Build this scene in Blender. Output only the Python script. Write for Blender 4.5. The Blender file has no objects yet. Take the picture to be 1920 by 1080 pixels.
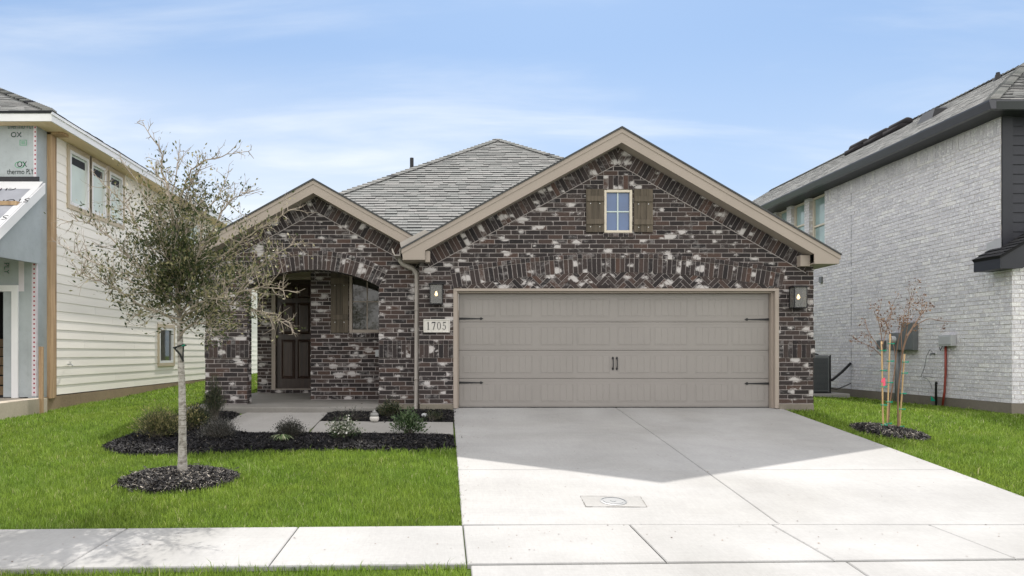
import bpy, math, random
import numpy as np
from mathutils import Vector
R = math.radians
sc = bpy.context.scene
COL = sc.collection
random.seed(7); rng = np.random.default_rng(7)

# ------------------------------------------------------------------ camera, sky, sun, exposure
CX, CY, F, EYE = 832.0, 662.0, 1340.0, 0.98        # photo vanishing point, focal length (px), eye above garage floor
cam_d = bpy.data.cameras.new('camera'); cam = bpy.data.objects.new('camera', cam_d); COL.objects.link(cam)
cam.location = (0, 0, EYE); cam.rotation_euler = (R(90), 0, 0)
cam_d.sensor_width = 36; cam_d.lens = F / 1920 * 36
cam_d.shift_x = (960 - CX) / 1920; cam_d.shift_y = (CY - 540) / 1920
cam_d.clip_start = 0.05; cam_d.clip_end = 1000
sc.camera = cam
SUNV = Vector((0.66, 4.41, 5.34)).normalized()
SKY_K = (1.9, 2.95, 4.7); CLOUD = (3.1, 3.25, 3.4); FILL_BANK = (6.3, 6.1, 5.95)
world = bpy.data.worlds.new("World"); sc.world = world; world.use_nodes = True
wn, wl = world.node_tree.nodes, world.node_tree.links
bg = wn['Background']; bg.inputs['Strength'].default_value = 0.15
sky = wn.new('ShaderNodeTexSky'); sky.sky_type = 'NISHITA'; sky.sun_disc = False
sky.sun_elevation = math.asin(SUNV.z); sky.sun_rotation = math.atan2(SUNV.x, SUNV.y)
sky.air_density = 1.0; sky.dust_density = 0.6; sky.ozone_density = 1.6
def wmath(op, a, b=None, c=None):
    n = wn.new('ShaderNodeMath'); n.operation = op
    for i, v in enumerate((a, b, c)):
        if v is None: continue
        if isinstance(v, (int, float)): n.inputs[i].default_value = v
        else: wl.new(v, n.inputs[i])
    return n.outputs[0]
tc = wn.new('ShaderNodeTexCoord'); sp = wn.new('ShaderNodeSeparateXYZ'); wl.new(tc.outputs['Generated'], sp.inputs[0])
zz = wmath('ADD', wmath('MAXIMUM', sp.outputs[2], 0.0), 0.12)
cb = wn.new('ShaderNodeCombineXYZ')
wl.new(wmath('DIVIDE', sp.outputs[0], zz), cb.inputs[0]); wl.new(wmath('DIVIDE', sp.outputs[1], zz), cb.inputs[1])
def cloud(loc, scale, nscale, lo, hi, rotz=0.0, detail=8, dist=0.8):
    mp = wn.new('ShaderNodeMapping'); wl.new(cb.outputs[0], mp.inputs[0])
    mp.inputs['Location'].default_value = loc; mp.inputs['Scale'].default_value = scale; mp.inputs['Rotation'].default_value = (0, 0, rotz)
    ns = wn.new('ShaderNodeTexNoise'); ns.inputs['Scale'].default_value = nscale; ns.inputs['Detail'].default_value = detail
    ns.inputs['Roughness'].default_value = 0.55; ns.inputs['Distortion'].default_value = dist
    wl.new(mp.outputs[0], ns.inputs['Vector'])
    mr = wn.new('ShaderNodeMapRange'); mr.interpolation_type = 'SMOOTHSTEP'
    mr.inputs[1].default_value = lo; mr.inputs[2].default_value = hi; wl.new(ns.outputs[0], mr.inputs[0]); return mr.outputs[0]
wisps = cloud((3.1, 1.7, 0), (0.55, 1.5, 1), 1.5, 0.44, 0.80, R(12), 8, 0.35)
veil = cloud((0.4, 5.2, 0), (0.5, 0.9, 1), 0.7, 0.34, 0.66, R(8), 4, 0.3)
# the veil of high cloud lies low and to the left of the view
low = wn.new('ShaderNodeMapRange'); low.interpolation_type = 'SMOOTHSTEP'
low.inputs[1].default_value = 0.40; low.inputs[2].default_value = 0.14; wl.new(sp.outputs[2], low.inputs[0])
lft = wn.new('ShaderNodeMapRange'); lft.interpolation_type = 'SMOOTHSTEP'
lft.inputs[1].default_value = 0.38; lft.inputs[2].default_value = -0.25; lft.inputs[3].default_value = 0.3; wl.new(sp.outputs[0], lft.inputs[0])
vl = wmath('MULTIPLY', wmath('MULTIPLY', low.outputs[0], lft.outputs[0]), wmath('ADD', wmath('MULTIPLY', veil, 0.5), 0.5))
fac = wmath('MINIMUM', wmath('ADD', wmath('MULTIPLY', vl, 1.5), wmath('MULTIPLY', wisps, 0.5)), 0.92)
mixc = wn.new('ShaderNodeMix'); mixc.data_type = 'RGBA'
hs = wn.new('ShaderNodeHueSaturation'); hs.inputs['Saturation'].default_value = 1.0; hs.inputs['Value'].default_value = 1.0
wl.new(sky.outputs[0], hs.inputs['Color'])
def vmath(op, a, b):                      # soft shoulder on the glow near the sun: thin high haze evens the sky out
    n = wn.new('ShaderNodeVectorMath'); n.operation = op
    for i, v in enumerate((a, b)):
        if isinstance(v, tuple): n.inputs[i].default_value = v
        else: wl.new(v, n.inputs[i])
    return n.outputs[0]
soft = vmath('DIVIDE', hs.outputs[0], vmath('ADD', vmath('DIVIDE', hs.outputs[0], SKY_K), (1, 1, 1)))
wl.new(fac, mixc.inputs[0]); wl.new(soft, mixc.inputs[6]); mixc.inputs[7].default_value = (*CLOUD, 1)
# unseen bright cloud, added outside the view to light the shaded walls
fill_bank = wn.new('ShaderNodeMapRange'); fill_bank.interpolation_type = 'SMOOTHSTEP'
fill_bank.inputs[1].default_value = 0.72; fill_bank.inputs[2].default_value = 0.0; wl.new(sp.outputs[1], fill_bank.inputs[0])
mix2 = wn.new('ShaderNodeMix'); mix2.data_type = 'RGBA'
wl.new(wmath('MULTIPLY', fill_bank.outputs[0], 0.85), mix2.inputs[0]); wl.new(mixc.outputs[2], mix2.inputs[6]); mix2.inputs[7].default_value = (*FILL_BANK, 1)
wl.new(mix2.outputs[2], bg.inputs['Color'])
sun_d = bpy.data.lights.new('sun', 'SUN'); sun_d.energy = 2.6; sun_d.angle = R(0.6); sun_d.color = (1.0, 0.95, 0.88)
sun = bpy.data.objects.new('sun', sun_d); COL.objects.link(sun); sun.location = (3, 30, 40)
sun.rotation_euler = SUNV.to_track_quat('Z', 'Y').to_euler()
sc.view_settings.view_transform = 'Standard'; sc.view_settings.look = 'None'
sc.view_settings.exposure = 1.12; sc.view_settings.gamma = 1.0
sc.cycles.max_bounces = 6; sc.cycles.diffuse_bounces = 3; sc.cycles.transparent_max_bounces = 8
sc.cycles.use_denoising = True

# ------------------------------------------------------------------ helpers
def at(px, py, Y):                     # the real-world point the photo shows at (px,py), at distance Y
    return ((px - CX) / F * Y, Y, EYE + (CY - py) / F * Y)
def XX(px, Y): return (px - CX) / F * Y
def ZZ(py, Y): return EYE + (CY - py) / F * Y
def YX(px, X): return X * F / (px - CX)    # distance at which the plane x=X crosses column px

def tag(o, label=None, cat=None, group=None, kind=None):
    if label: o['label'] = label
    if cat: o['category'] = cat
    if group: o['group'] = group
    if kind: o['kind'] = kind
    return o
def thing(name, label, cat, loc=(0, 0, 0), group=None):
    o = bpy.data.objects.new(name, None); o.empty_display_size = 0.3; COL.objects.link(o); o.location = loc
    return tag(o, label, cat, group)
def wloc(o):
    v = Vector((0, 0, 0))
    while o: v = v + o.location; o = o.parent
    return v
def dup(o, loc=None, parent=None):
    c = o.copy(); COL.objects.link(c)
    if parent: c.parent = parent
    if loc is not None: c.location = loc
    for ch in list(o.children): dup(ch, None, c)
    return c

class MB:
    def __init__(s): s.v = []; s.f = []; s.r = []
    def add(s, vs, fs, rnd=None):
        b = len(s.v); s.v += [tuple(p) for p in vs]; s.f += [tuple(b + i for i in f) for f in fs]
        s.r += [random.random() if rnd is None else rnd] * len(fs); return s
    def box(s, x0, x1, y0, y1, z0, z1, rnd=None):
        vs = [(x, y, z) for z in (z0, z1) for y in (y0, y1) for x in (x0, x1)]
        return s.add(vs, [(0, 2, 3, 1), (4, 5, 7, 6), (0, 1, 5, 4), (2, 6, 7, 3), (0, 4, 6, 2), (1, 3, 7, 5)], rnd)
    def bevbox(s, x0, x1, y0, y1, z0, z1, b=0.01, rnd=None):   # box with chamfered vertical and horizontal edges
        def ring(e, z): return [(x0 + e, y0, z), (x1 - e, y0, z), (x1, y0 + e, z), (x1, y1 - e, z), (x1 - e, y1, z), (x0 + e, y1, z), (x0, y1 - e, z), (x0, y0 + e, z)]
        def inset(r, d): 
            cx, cy = (x0 + x1) / 2, (y0 + y1) / 2
            return [(x + (d if x < cx else -d), y + (d if y < cy else -d), z) for x, y, z in r]
        rs = [inset(ring(b, z0), b), ring(b, z0 + b), ring(b, z1 - b), inset(ring(b, z1), b)]
        vs = sum(rs, []); fs = [tuple(range(7, -1, -1)), tuple(24 + i for i in range(8))]
        for k in range(3):
            for i in range(8): j = (i + 1) % 8; fs.append((k * 8 + i, k * 8 + j, k * 8 + 8 + j, k * 8 + 8 + i))
        return s.add(vs, fs, rnd)
    def prism(s, poly, fr, w0, w1, rnd=None, back=False):      # poly in (u,v); w0 front, w1 back
        n = len(poly)
        vs = [fr(u, v, w0) for u, v in poly] + [fr(u, v, w1) for u, v in poly]
        fs = [tuple(range(n))] + [(i, i + n, (i + 1) % n + n, (i + 1) % n) for i in range(n)]
        if back: fs.append(tuple(range(2 * n - 1, n - 1, -1)))
        return s.add(vs, fs, rnd)
    def ext(s, poly, y0, y1, rnd=None): return s.prism(poly, lambda u, v, w: (u, w, v), y0, y1, rnd, True)
    def tube(s, pts, rad, n=6, cap=True, rnd=None):
        pts = [Vector(p) for p in pts]
        if not isinstance(rad, (list, tuple)): rad = [rad] * len(pts)
        vs = []; a = None
        for i, p in enumerate(pts):
            d = (pts[min(i + 1, len(pts) - 1)] - pts[max(i - 1, 0)])
            d = d.normalized() if d.length > 1e-9 else Vector((0, 0, 1))
            if a is None: a = d.orthogonal().normalized()
            a = (a - d * a.dot(d)); a = a.normalized() if a.length > 1e-6 else d.orthogonal().normalized()
            b = d.cross(a)
            for k in range(n):
                t = 2 * math.pi * k / n; vs.append(p + (a * math.cos(t) + b * math.sin(t)) * rad[i])
        fs = [(i * n + k, i * n + (k + 1) % n, (i + 1) * n + (k + 1) % n, (i + 1) * n + k) for i in range(len(pts) - 1) for k in range(n)]
        if cap: fs += [tuple(range(n - 1, -1, -1)), tuple((len(pts) - 1) * n + k for k in range(n))]
        return s.add(vs, fs, rnd)
    def lathe(s, c, prof, n=16, rnd=None):                     # prof [(r,z)]
        vs = [(c[0] + r * math.cos(2 * math.pi * k / n), c[1] + r * math.sin(2 * math.pi * k / n), c[2] + z) for r, z in prof for k in range(n)]
        fs = [(i * n + k, i * n + (k + 1) % n, (i + 1) * n + (k + 1) % n, (i + 1) * n + k) for i in range(len(prof) - 1) for k in range(n)]
        fs += [tuple(range(n - 1, -1, -1)), tuple((len(prof) - 1) * n + k for k in range(n))]
        return s.add(vs, fs, rnd)
    def ball(s, c, r, n=10, m=7, sq=(1, 1, 1)):
        prof = [(max(1e-4, math.sin(math.pi * j / m)), -math.cos(math.pi * j / m)) for j in range(m + 1)]
        vs = [(c[0] + r * sq[0] * a * math.cos(2 * math.pi * k / n), c[1] + r * sq[1] * a * math.sin(2 * math.pi * k / n), c[2] + r * sq[2] * b) for a, b in prof for k in range(n)]
        fs = [(i * n + k, i * n + (k + 1) % n, (i + 1) * n + (k + 1) % n, (i + 1) * n + k) for i in range(m) for k in range(n)]
        return s.add(vs, fs)
    def build(s, name, mat, parent=None, smooth=False, origin=None):
        org = wloc(parent) if parent else Vector(origin or (0, 0, 0))
        me = bpy.data.meshes.new(name); V = np.array(s.v, dtype=float) - np.array(org)
        me.from_pydata([tuple(p) for p in V], [], s.f)
        at_ = me.attributes.new('rnd', 'FLOAT', 'FACE'); at_.data.foreach_set('value', np.array(s.r, dtype=np.float32))
        if smooth: me.shade_smooth()
        me.materials.append(mat); me.update()
        o = bpy.data.objects.new(name, me); COL.objects.link(o)
        if parent: o.parent = parent
        else: o.location = org
        return o

def fast_mesh(name, V, Fa, nper, rnd, mat, parent=None, smooth=False):   # numpy mesh, faces all with nper corners
    me = bpy.data.meshes.new(name); V = V - np.array(wloc(parent)) if parent else V
    me.vertices.add(len(V)); me.vertices.foreach_set('co', V.astype(np.float32).ravel())
    nf = len(Fa); me.loops.add(nf * nper); me.loops.foreach_set('vertex_index', Fa.astype(np.int32).ravel())
    me.polygons.add(nf); me.polygons.foreach_set('loop_start', np.arange(0, nf * nper, nper, dtype=np.int32))
    me.update(calc_edges=True); me.validate()
    a = me.attributes.new('rnd', 'FLOAT', 'FACE'); a.data.foreach_set('value', rnd.astype(np.float32))
    if smooth: me.shade_smooth()
    me.materials.append(mat); o = bpy.data.objects.new(name, me); COL.objects.link(o)
    if parent: o.parent = parent
    return o

def area(p): return 0.5 * sum(p[i][0] * p[(i + 1) % len(p)][1] - p[(i + 1) % len(p)][0] * p[i][1] for i in range(len(p)))
def half(poly, a, b, keep_left=True):           # clip poly by the line a->b
    out = []; n = len(poly)
    def sd(p):
        d = (b[0] - a[0]) * (p[1] - a[1]) - (b[1] - a[1]) * (p[0] - a[0]); return d if keep_left else -d
    for i in range(n):
        p, q = poly[i], poly[(i + 1) % n]; sp_, sq = sd(p), sd(q)
        if sp_ >= 0: out.append(p)
        if (sp_ > 0 > sq) or (sp_ < 0 < sq):
            t = sp_ / (sp_ - sq); out.append((p[0] + (q[0] - p[0]) * t, p[1] + (q[1] - p[1]) * t))
    return out
def ok(p): return len(p) >= 3 and abs(area(p)) > 4e-5
def clip(poly, cv):
    if area(cv) < 0: cv = cv[::-1]
    for i in range(len(cv)):
        poly = half(poly, cv[i], cv[(i + 1) % len(cv)])
        if not ok(poly): return []
    return poly
def subtract(poly, cv):
    if area(cv) < 0: cv = cv[::-1]
    xs = [p[0] for p in poly]; ys = [p[1] for p in poly]; cx_ = [p[0] for p in cv]; cy_ = [p[1] for p in cv]
    if max(xs) <= min(cx_) or min(xs) >= max(cx_) or max(ys) <= min(cy_) or min(ys) >= max(cy_): return [poly]
    out = []; rest = poly
    for i in range(len(cv)):
        a, b = cv[i], cv[(i + 1) % len(cv)]
        o = half(rest, a, b, False)
        if ok(o): out.append(o)
        rest = half(rest, a, b)
        if not ok(rest): break
    return out
def rect(x0, x1, y0, y1): return [(x0, y0), (x1, y0), (x1, y1), (x0, y1)]
def cut(polys, holes):
    for h in holes: polys = [q for p in polys for q in subtract(p, h)]
    return polys
BL, BH, MJ = 0.258, 0.081, 0.0125
def bond(mb, outline, holes, fr, v0=0.0, u0=0.0, jit=0.0025, L=BL, H=BH, depth=0.012):   # running bond clipped to a convex outline less convex holes
    us = [p[0] for p in outline]; vs = [p[1] for p in outline]
    k0 = int(math.floor((min(vs) - v0) / H)); k1 = int(math.ceil((max(vs) - v0) / H))
    for k in range(k0, k1):
        off = u0 + (k % 2) * L / 2 + ((k * 7919) % 5) * 0.012
        i0 = int(math.floor((min(us) - off) / L)) - 1; i1 = int(math.ceil((max(us) - off) / L)) + 1
        for i in range(i0, i1):
            a = off + i * L; p = clip(rect(a + MJ / 2, a + L - MJ / 2 + random.uniform(-.003, .003), v0 + k * H + MJ / 2, v0 + (k + 1) * H - MJ / 2), outline)
            if not ok(p): continue
            r = random.random(); w = random.uniform(-jit, jit)
            for q in cut([p], holes): mb.prism(q, fr, w, -depth, r)
def wall_body(mb, outline, holes, fr, wf=-0.006, wb=-0.2):
    for q in cut([outline], holes): mb.prism(q, fr, wf, wb, 0.5, True)
def rot_rect(c, d, l, h):                     # centre, unit direction, length along d, height across
    n = (-d[1], d[0]); return [(c[0] + d[0] * a + n[0] * b, c[1] + d[1] * a + n[1] * b) for a, b in ((-l / 2, -h / 2), (l / 2, -h / 2), (l / 2, h / 2), (-l / 2, h / 2))]
def front(Y): return lambda u, v, w: (u, Y - w, v)

# ------------------------------------------------------------------ materials
def new_mat(name):
    m = bpy.data.materials.new(name); m.use_nodes = True; nt = m.node_tree; return m, nt.nodes, nt.links, nt.nodes['Principled BSDF']
def coords(n, l, scale=(1, 1, 1)):
    t = n.new('ShaderNodeTexCoord'); mp = n.new('ShaderNodeMapping'); mp.inputs['Scale'].default_value = scale; l.new(t.outputs['Object'], mp.inputs[0]); return mp.outputs[0]
def noise(n, l, vec, scale, detail=4, rough=0.55, dist=0.0):
    t = n.new('ShaderNodeTexNoise'); t.inputs['Scale'].default_value = scale; t.inputs['Detail'].default_value = detail
    t.inputs['Roughness'].default_value = rough; t.inputs['Distortion'].default_value = dist; l.new(vec, t.inputs['Vector']); return t.outputs[0]
def ramp(n, l, fac, stops):
    r = n.new('ShaderNodeValToRGB'); e = r.color_ramp.elements
    while len(e) < len(stops): e.new(0.5)
    for k, (p, c) in enumerate(stops): e[k].position = p; e[k].color = (*c, 1) if len(c) == 3 else c
    l.new(fac, r.inputs[0]); return r.outputs[0]
def mixc_(n, l, fac, a, b, mode='MIX'):
    m = n.new('ShaderNodeMix'); m.data_type = 'RGBA'; m.blend_type = mode
    for s, v in ((0, fac), (6, a), (7, b)):
        if isinstance(v, (int, float)): m.inputs[s].default_value = v
        elif isinstance(v, tuple): m.inputs[s].default_value = (*v, 1)
        else: l.new(v, m.inputs[s])
    return m.outputs[2]
def mth(n, l, op, a, b=None):
    m = n.new('ShaderNodeMath'); m.operation = op
    for i, v in enumerate((a, b)):
        if v is None: continue
        if isinstance(v, (int, float)): m.inputs[i].default_value = v
        else: l.new(v, m.inputs[i])
    return m.outputs[0]
def attr(n): a = n.new('ShaderNodeAttribute'); a.attribute_name = 'rnd'; return a.outputs['Fac']
def bump(n, l, bs, h, strength=0.3, dist=0.01):
    b = n.new('ShaderNodeBump'); b.inputs['Strength'].default_value = strength; b.inputs['Distance'].default_value = dist
    l.new(h, b.inputs['Height']); l.new(b.outputs[0], bs.inputs['Normal'])
def paint(name, c, rough=0.6, var=0.08, scale=3.0, bmp=0.0, bscale=60, vec_scale=(1, 1, 1), spec=0.4, metal=0.0, dirt=0.0, rv=0.0):
    m, n, l, bs = new_mat(name); v = coords(n, l, vec_scale); a = noise(n, l, v, scale, 5)
    col = ramp(n, l, a, [(0.32, tuple(x * (1 - var) for x in c)), (0.68, tuple(min(1, x * (1 + var)) for x in c))])
    if dirt:
        d = ramp(n, l, noise(n, l, v, scale * 7, 8, 0.7), [(0.52, (1, 1, 1)), (0.72, (1 - dirt,) * 3)]); col = mixc_(n, l, 1.0, col, d, 'MULTIPLY')
    if rv:
        g = mth(n, l, 'ADD', mth(n, l, 'MULTIPLY', attr(n), 2 * rv), 1 - rv); cc = n.new('ShaderNodeCombineColor')
        for k in range(3): l.new(g, cc.inputs[k])
        col = mixc_(n, l, 1.0, col, cc.outputs[0], 'MULTIPLY')
    l.new(col, bs.inputs['Base Color']); bs.inputs['Roughness'].default_value = rough
    bs.inputs['Specular IOR Level'].default_value = spec; bs.inputs['Metallic'].default_value = metal
    if bmp: bump(n, l, bs, noise(n, l, v, bscale, 4), bmp, 0.005)
    return m
def brick_mat(name, stops, white, lo, hi, nscale=5.0, wr=0.13, fine=0.28, blot=False):
    m, n, l, bs = new_mat(name); v = coords(n, l); r = attr(n)
    col = ramp(n, l, r, stops)
    col = mixc_(n, l, 0.55, col, ramp(n, l, noise(n, l, v, 45, 5, 0.7), [(0.3, (0.45, 0.45, 0.45)), (0.7, (1.35, 1.35, 1.35))]), 'MULTIPLY')
    vs = coords(n, l, (1.0, 1.0, 1.7))
    val = mth(n, l, 'ADD', noise(n, l, vs, nscale, 3, 0.55), mth(n, l, 'MULTIPLY', mth(n, l, 'SUBTRACT', noise(n, l, v, 42, 5, 0.75, 0.6), 0.5), fine * 2))
    rr = mth(n, l, 'FRACT', mth(n, l, 'MULTIPLY', r, 37.7))
    val = mth(n, l, 'ADD', val, mth(n, l, 'MULTIPLY', mth(n, l, 'SUBTRACT', rr, 0.5), wr))
    f = n.new('ShaderNodeMapRange'); f.inputs[1].default_value = lo; f.inputs[2].default_value = hi; l.new(val, f.inputs[0])
    if blot:                              # lime smears, each about half a brick long
        vo = n.new('ShaderNodeTexVoronoi'); vo.inputs['Scale'].default_value = 3.1; vo.voronoi_dimensions = '2D'; sx3 = n.new('ShaderNodeSeparateXYZ'); l.new(v, sx3.inputs[0]); cb3 = n.new('ShaderNodeCombineXYZ')
        l.new(mth(n, l, 'ADD', sx3.outputs[0], mth(n, l, 'MULTIPLY', sx3.outputs[1], .83)), cb3.inputs[0]); l.new(mth(n, l, 'MULTIPLY', sx3.outputs[2], 1.9), cb3.inputs[1]); l.new(cb3.outputs[0], vo.inputs['Vector'])
        sc_ = n.new('ShaderNodeSeparateColor'); l.new(vo.outputs['Color'], sc_.inputs[0])
        rad = mth(n, l, 'SUBTRACT', mth(n, l, 'MULTIPLY', sc_.outputs[0], .30), .022)
        rag = mth(n, l, 'MULTIPLY', mth(n, l, 'SUBTRACT', noise(n, l, coords(n, l, (1, 1, 1.6)), 30, 5, .75, 1.2), .5), .80)
        m0 = mth(n, l, 'ADD', mth(n, l, 'SUBTRACT', rad, vo.outputs['Distance']), rag)
        m0 = mth(n, l, 'ADD', m0, mth(n, l, 'MULTIPLY', mth(n, l, 'SUBTRACT', rr, .55), .42))
        m0 = mth(n, l, 'ADD', m0, mth(n, l, 'MULTIPLY', mth(n, l, 'SUBTRACT', noise(n, l, v, 1.1, 2), .5), .30))
        g2 = n.new('ShaderNodeMapRange'); g2.inputs[1].default_value = -.03; g2.inputs[2].default_value = .10; g2.inputs[4].default_value = .88; l.new(m0, g2.inputs[0])
        col = mixc_(n, l, mth(n, l, 'MULTIPLY', f.outputs[0], .35), col, tuple(x * .6 for x in white)); col = mixc_(n, l, g2.outputs[0], col, white)
    else: col = mixc_(n, l, f.outputs[0], col, white)
    l.new(col, bs.inputs['Base Color']); bs.inputs['Roughness'].default_value = 0.85; bs.inputs['Specular IOR Level'].default_value = 0.25
    bump(n, l, bs, noise(n, l, v, 70, 5, 0.7), 0.6, 0.006); return m
def leaf_mat(name, stops, trans=0.3, rough=0.45, spec=0.4):
    m, n, l, bs = new_mat(name); col = ramp(n, l, attr(n), stops); l.new(col, bs.inputs['Base Color'])
    bs.inputs['Roughness'].default_value = rough; bs.inputs['Specular IOR Level'].default_value = spec
    t = n.new('ShaderNodeBsdfTranslucent'); l.new(col, t.inputs[0]); x = n.new('ShaderNodeMixShader'); x.inputs[0].default_value = trans
    l.new(bs.outputs[0], x.inputs[1]); l.new(t.outputs[0], x.inputs[2]); l.new(x.outputs[0], n['Material Output'].inputs[0]); return m
def glass_mat(name, c, ior=1.9, rough=0.03, var=0.2):
    m, n, l, bs = new_mat(name); v = coords(n, l)
    l.new(ramp(n, l, noise(n, l, v, 1.3, 2), [(0.3, tuple(x * (1 - var) for x in c)), (0.7, tuple(x * (1 + var) for x in c))]), bs.inputs['Base Color'])
    bs.inputs['IOR'].default_value = ior; bs.inputs['Roughness'].default_value = rough
    bump(n, l, bs, noise(n, l, v, 1.5, 1), 0.08, 0.01); return m
def wood_mat(name, c0, c1, ax=2, rough=0.8, scale=9):
    m, n, l, bs = new_mat(name); s = [9, 9, 9]; s[ax] = 0.5; v = coords(n, l, tuple(s))
    a = noise(n, l, v, scale / 4, 7, 0.65, 0.4); col = ramp(n, l, a, [(0.28, c0), (0.72, c1)])
    g = ramp(n, l, attr(n), [(0, (0.8, 0.8, 0.8)), (1, (1.15, 1.15, 1.15))]); col = mixc_(n, l, 1.0, col, g, 'MULTIPLY')
    l.new(col, bs.inputs['Base Color']); bs.inputs['Roughness'].default_value = rough; bump(n, l, bs, a, 0.5, 0.004); return m
def concrete_mat(name, c, var=0.09, speck=True, stain=0.16):
    m, n, l, bs = new_mat(name); v = coords(n, l)
    col = ramp(n, l, noise(n, l, v, 0.9, 6, 0.6, 0.3), [(0.3, tuple(x * (1 - stain) for x in c)), (0.62, c)])
    col = mixc_(n, l, 1.0, col, ramp(n, l, noise(n, l, v, 26, 6, 0.7), [(0.25, (1 - var,) * 3), (0.75, (1 + var * .5,) * 3)]), 'MULTIPLY')
    col = mixc_(n, l, 1.0, col, ramp(n, l, noise(n, l, v, 0.35, 3, 0.5, 1.0), [(0.38, (0.90, 0.895, 0.88)), (0.6, (1.03, 1.03, 1.03))]), 'MULTIPLY')
    col = mixc_(n, l, 1.0, col, ramp(n, l, noise(n, l, coords(n, l, (0.5, 40, 1)), 3, 4, .7), [(0.3, (0.93, 0.93, 0.93)), (0.7, (1.03, 1.03, 1.03))]), 'MULTIPLY')
    st = coords(n, l, (14, 1.2, 1)); col = mixc_(n, l, 1.0, col, ramp(n, l, noise(n, l, st, 5, 3), [(0.3, (0.95, 0.95, 0.95)), (0.7, (1.02, 1.02, 1.02))]), 'MULTIPLY')
    if speck:
        vo = n.new('ShaderNodeTexVoronoi'); vo.inputs['Scale'].default_value = 2.3; l.new(v, vo.inputs['Vector'])
        f = n.new('ShaderNodeMapRange'); f.inputs[1].default_value = 0.022; f.inputs[2].default_value = 0.05; f.inputs[3].default_value = 1; f.inputs[4].default_value = 0
        l.new(vo.outputs['Distance'], f.inputs[0]); col = mixc_(n, l, mth(n, l, 'MULTIPLY', f.outputs[0], 0.45), col, (0.14, 0.12, 0.09))
    l.new(col, bs.inputs['Base Color']); bs.inputs['Roughness'].default_value = 0.8; bs.inputs['Specular IOR Level'].default_value = 0.3
    bump(n, l, bs, noise(n, l, v, 110, 4), 0.25, 0.004); return m
def emit_mat(name, c, s):
    m, n, l, bs = new_mat(name); bs.inputs['Base Color'].default_value = (*c, 1); bs.inputs['Emission Color'].default_value = (*c, 1); bs.inputs['Emission Strength'].default_value = s; return m
def clear_glass(name, tint=(0.55, 0.6, 0.6), a=0.55):
    m, n, l, bs = new_mat(name); bs.inputs['Base Color'].default_value = (*tint, 1); bs.inputs['Roughness'].default_value = 0.12
    t = n.new('ShaderNodeBsdfTransparent'); x = n.new('ShaderNodeMixShader'); x.inputs[0].default_value = 1 - a
    v = coords(n, l, (1, 1, 0.3)); bump(n, l, bs, noise(n, l, v, 25, 2), 0.15, 0.002)
    l.new(t.outputs[0], x.inputs[1]); l.new(bs.outputs[0], x.inputs[2]); l.new(x.outputs[0], n['Material Output'].inputs[0]); return m

M = {}
M['brick'] = brick_mat('brown_brick', [(0.0, (0.024, 0.021, 0.022)), (0.35, (0.038, 0.031, 0.031)), (0.75, (0.056, 0.043, 0.040)), (0.96, (0.074, 0.050, 0.043)), (1.0, (0.085, 0.052, 0.042))], (0.52, 0.495, 0.485), 0.60, 0.735, 9.0, .28, .26, True)
M['mortar'] = paint('mortar', (0.37, 0.335, 0.325), 0.9, 0.2, 9, 0.5, 80)
M['wbrick'] = brick_mat('whitewashed_brick', [(0.0, (0.58, 0.575, 0.61)), (0.4, (0.65, 0.64, 0.675)), (0.85, (0.70, 0.69, 0.72)), (1.0, (0.76, 0.75, 0.74))], (0.86, 0.86, 0.86), 0.56, 0.70, 14, 0.1, 0.5)
M['wmortar'] = paint('pale_mortar', (0.54, 0.51, 0.48), 0.9, 0.14, 5, 0.5, 80)
M['trim'] = paint('taupe_trim', (0.335, 0.287, 0.245), 0.55, 0.04, 2)
M['garage'] = paint('garage_door_paint', (0.258, 0.241, 0.225), 0.5, 0.035, 1.2, 0.05, 200)
M['groove'] = paint('garage_groove', (0.20, 0.18, 0.165), 0.6, 0.04, 2)
M['gutter'] = paint('gutter_paint', (0.37, 0.34, 0.31), 0.4, 0.05, 4)
M['cream'] = paint('cream_frame', (0.62, 0.56, 0.46), 0.45, 0.04, 3)
M['casing'] = paint('beige_casing', (0.50, 0.42, 0.31), 0.5, 0.05, 3)
M['muntin'] = paint('muntin_paint', (0.52, 0.6, 0.58), 0.45, 0.04, 3)
M['black'] = paint('black_iron', (0.012, 0.012, 0.014), 0.5, 0.1, 6)
M['blackroofmetal'] = paint('dark_gutter', (0.034, 0.037, 0.048), 0.35, 0.12, 2.2, spec=0.6)
M['matblack'] = paint('matte_black_plastic', (0.028, 0.026, 0.028), 0.95, 0.15, 8, spec=.1)
M['darksiding'] = paint('dark_lap_paint', (0.022, 0.024, 0.032), 0.5, 0.1, 2)
M['shingle'] = None
def shingle_mat(name, lo, mid, hi):
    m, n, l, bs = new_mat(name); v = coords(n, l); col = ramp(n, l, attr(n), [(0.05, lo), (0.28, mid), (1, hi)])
    col = mixc_(n, l, 1.0, col, ramp(n, l, noise(n, l, v, 120, 4, 0.8), [(0.3, (0.62, 0.62, 0.62)), (0.7, (1.35, 1.35, 1.33))]), 'MULTIPLY')
    col = mixc_(n, l, 1.0, col, ramp(n, l, noise(n, l, v, 1.1, 4), [(0.3, (0.9, 0.9, 0.9)), (0.7, (1.08, 1.08, 1.08))]), 'MULTIPLY')
    l.new(col, bs.inputs['Base Color']); bs.inputs['Roughness'].default_value = 0.95; bs.inputs['Specular IOR Level'].default_value = 0.15
    bump(n, l, bs, noise(n, l, v, 150, 3), 0.5, 0.004); return m
M['shingle'] = shingle_mat('grey_shingle', (0.045, 0.046, 0.052), (0.185, 0.193, 0.189), (0.250, 0.248, 0.243))
M['under'] = paint('roof_felt', (0.03, 0.03, 0.032), 0.95, 0.2, 3)
M['darkshingle'] = shingle_mat('dark_shingle', (0.02, 0.02, 0.022), (0.035, 0.035, 0.038), (0.06, 0.06, 0.062))
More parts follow.
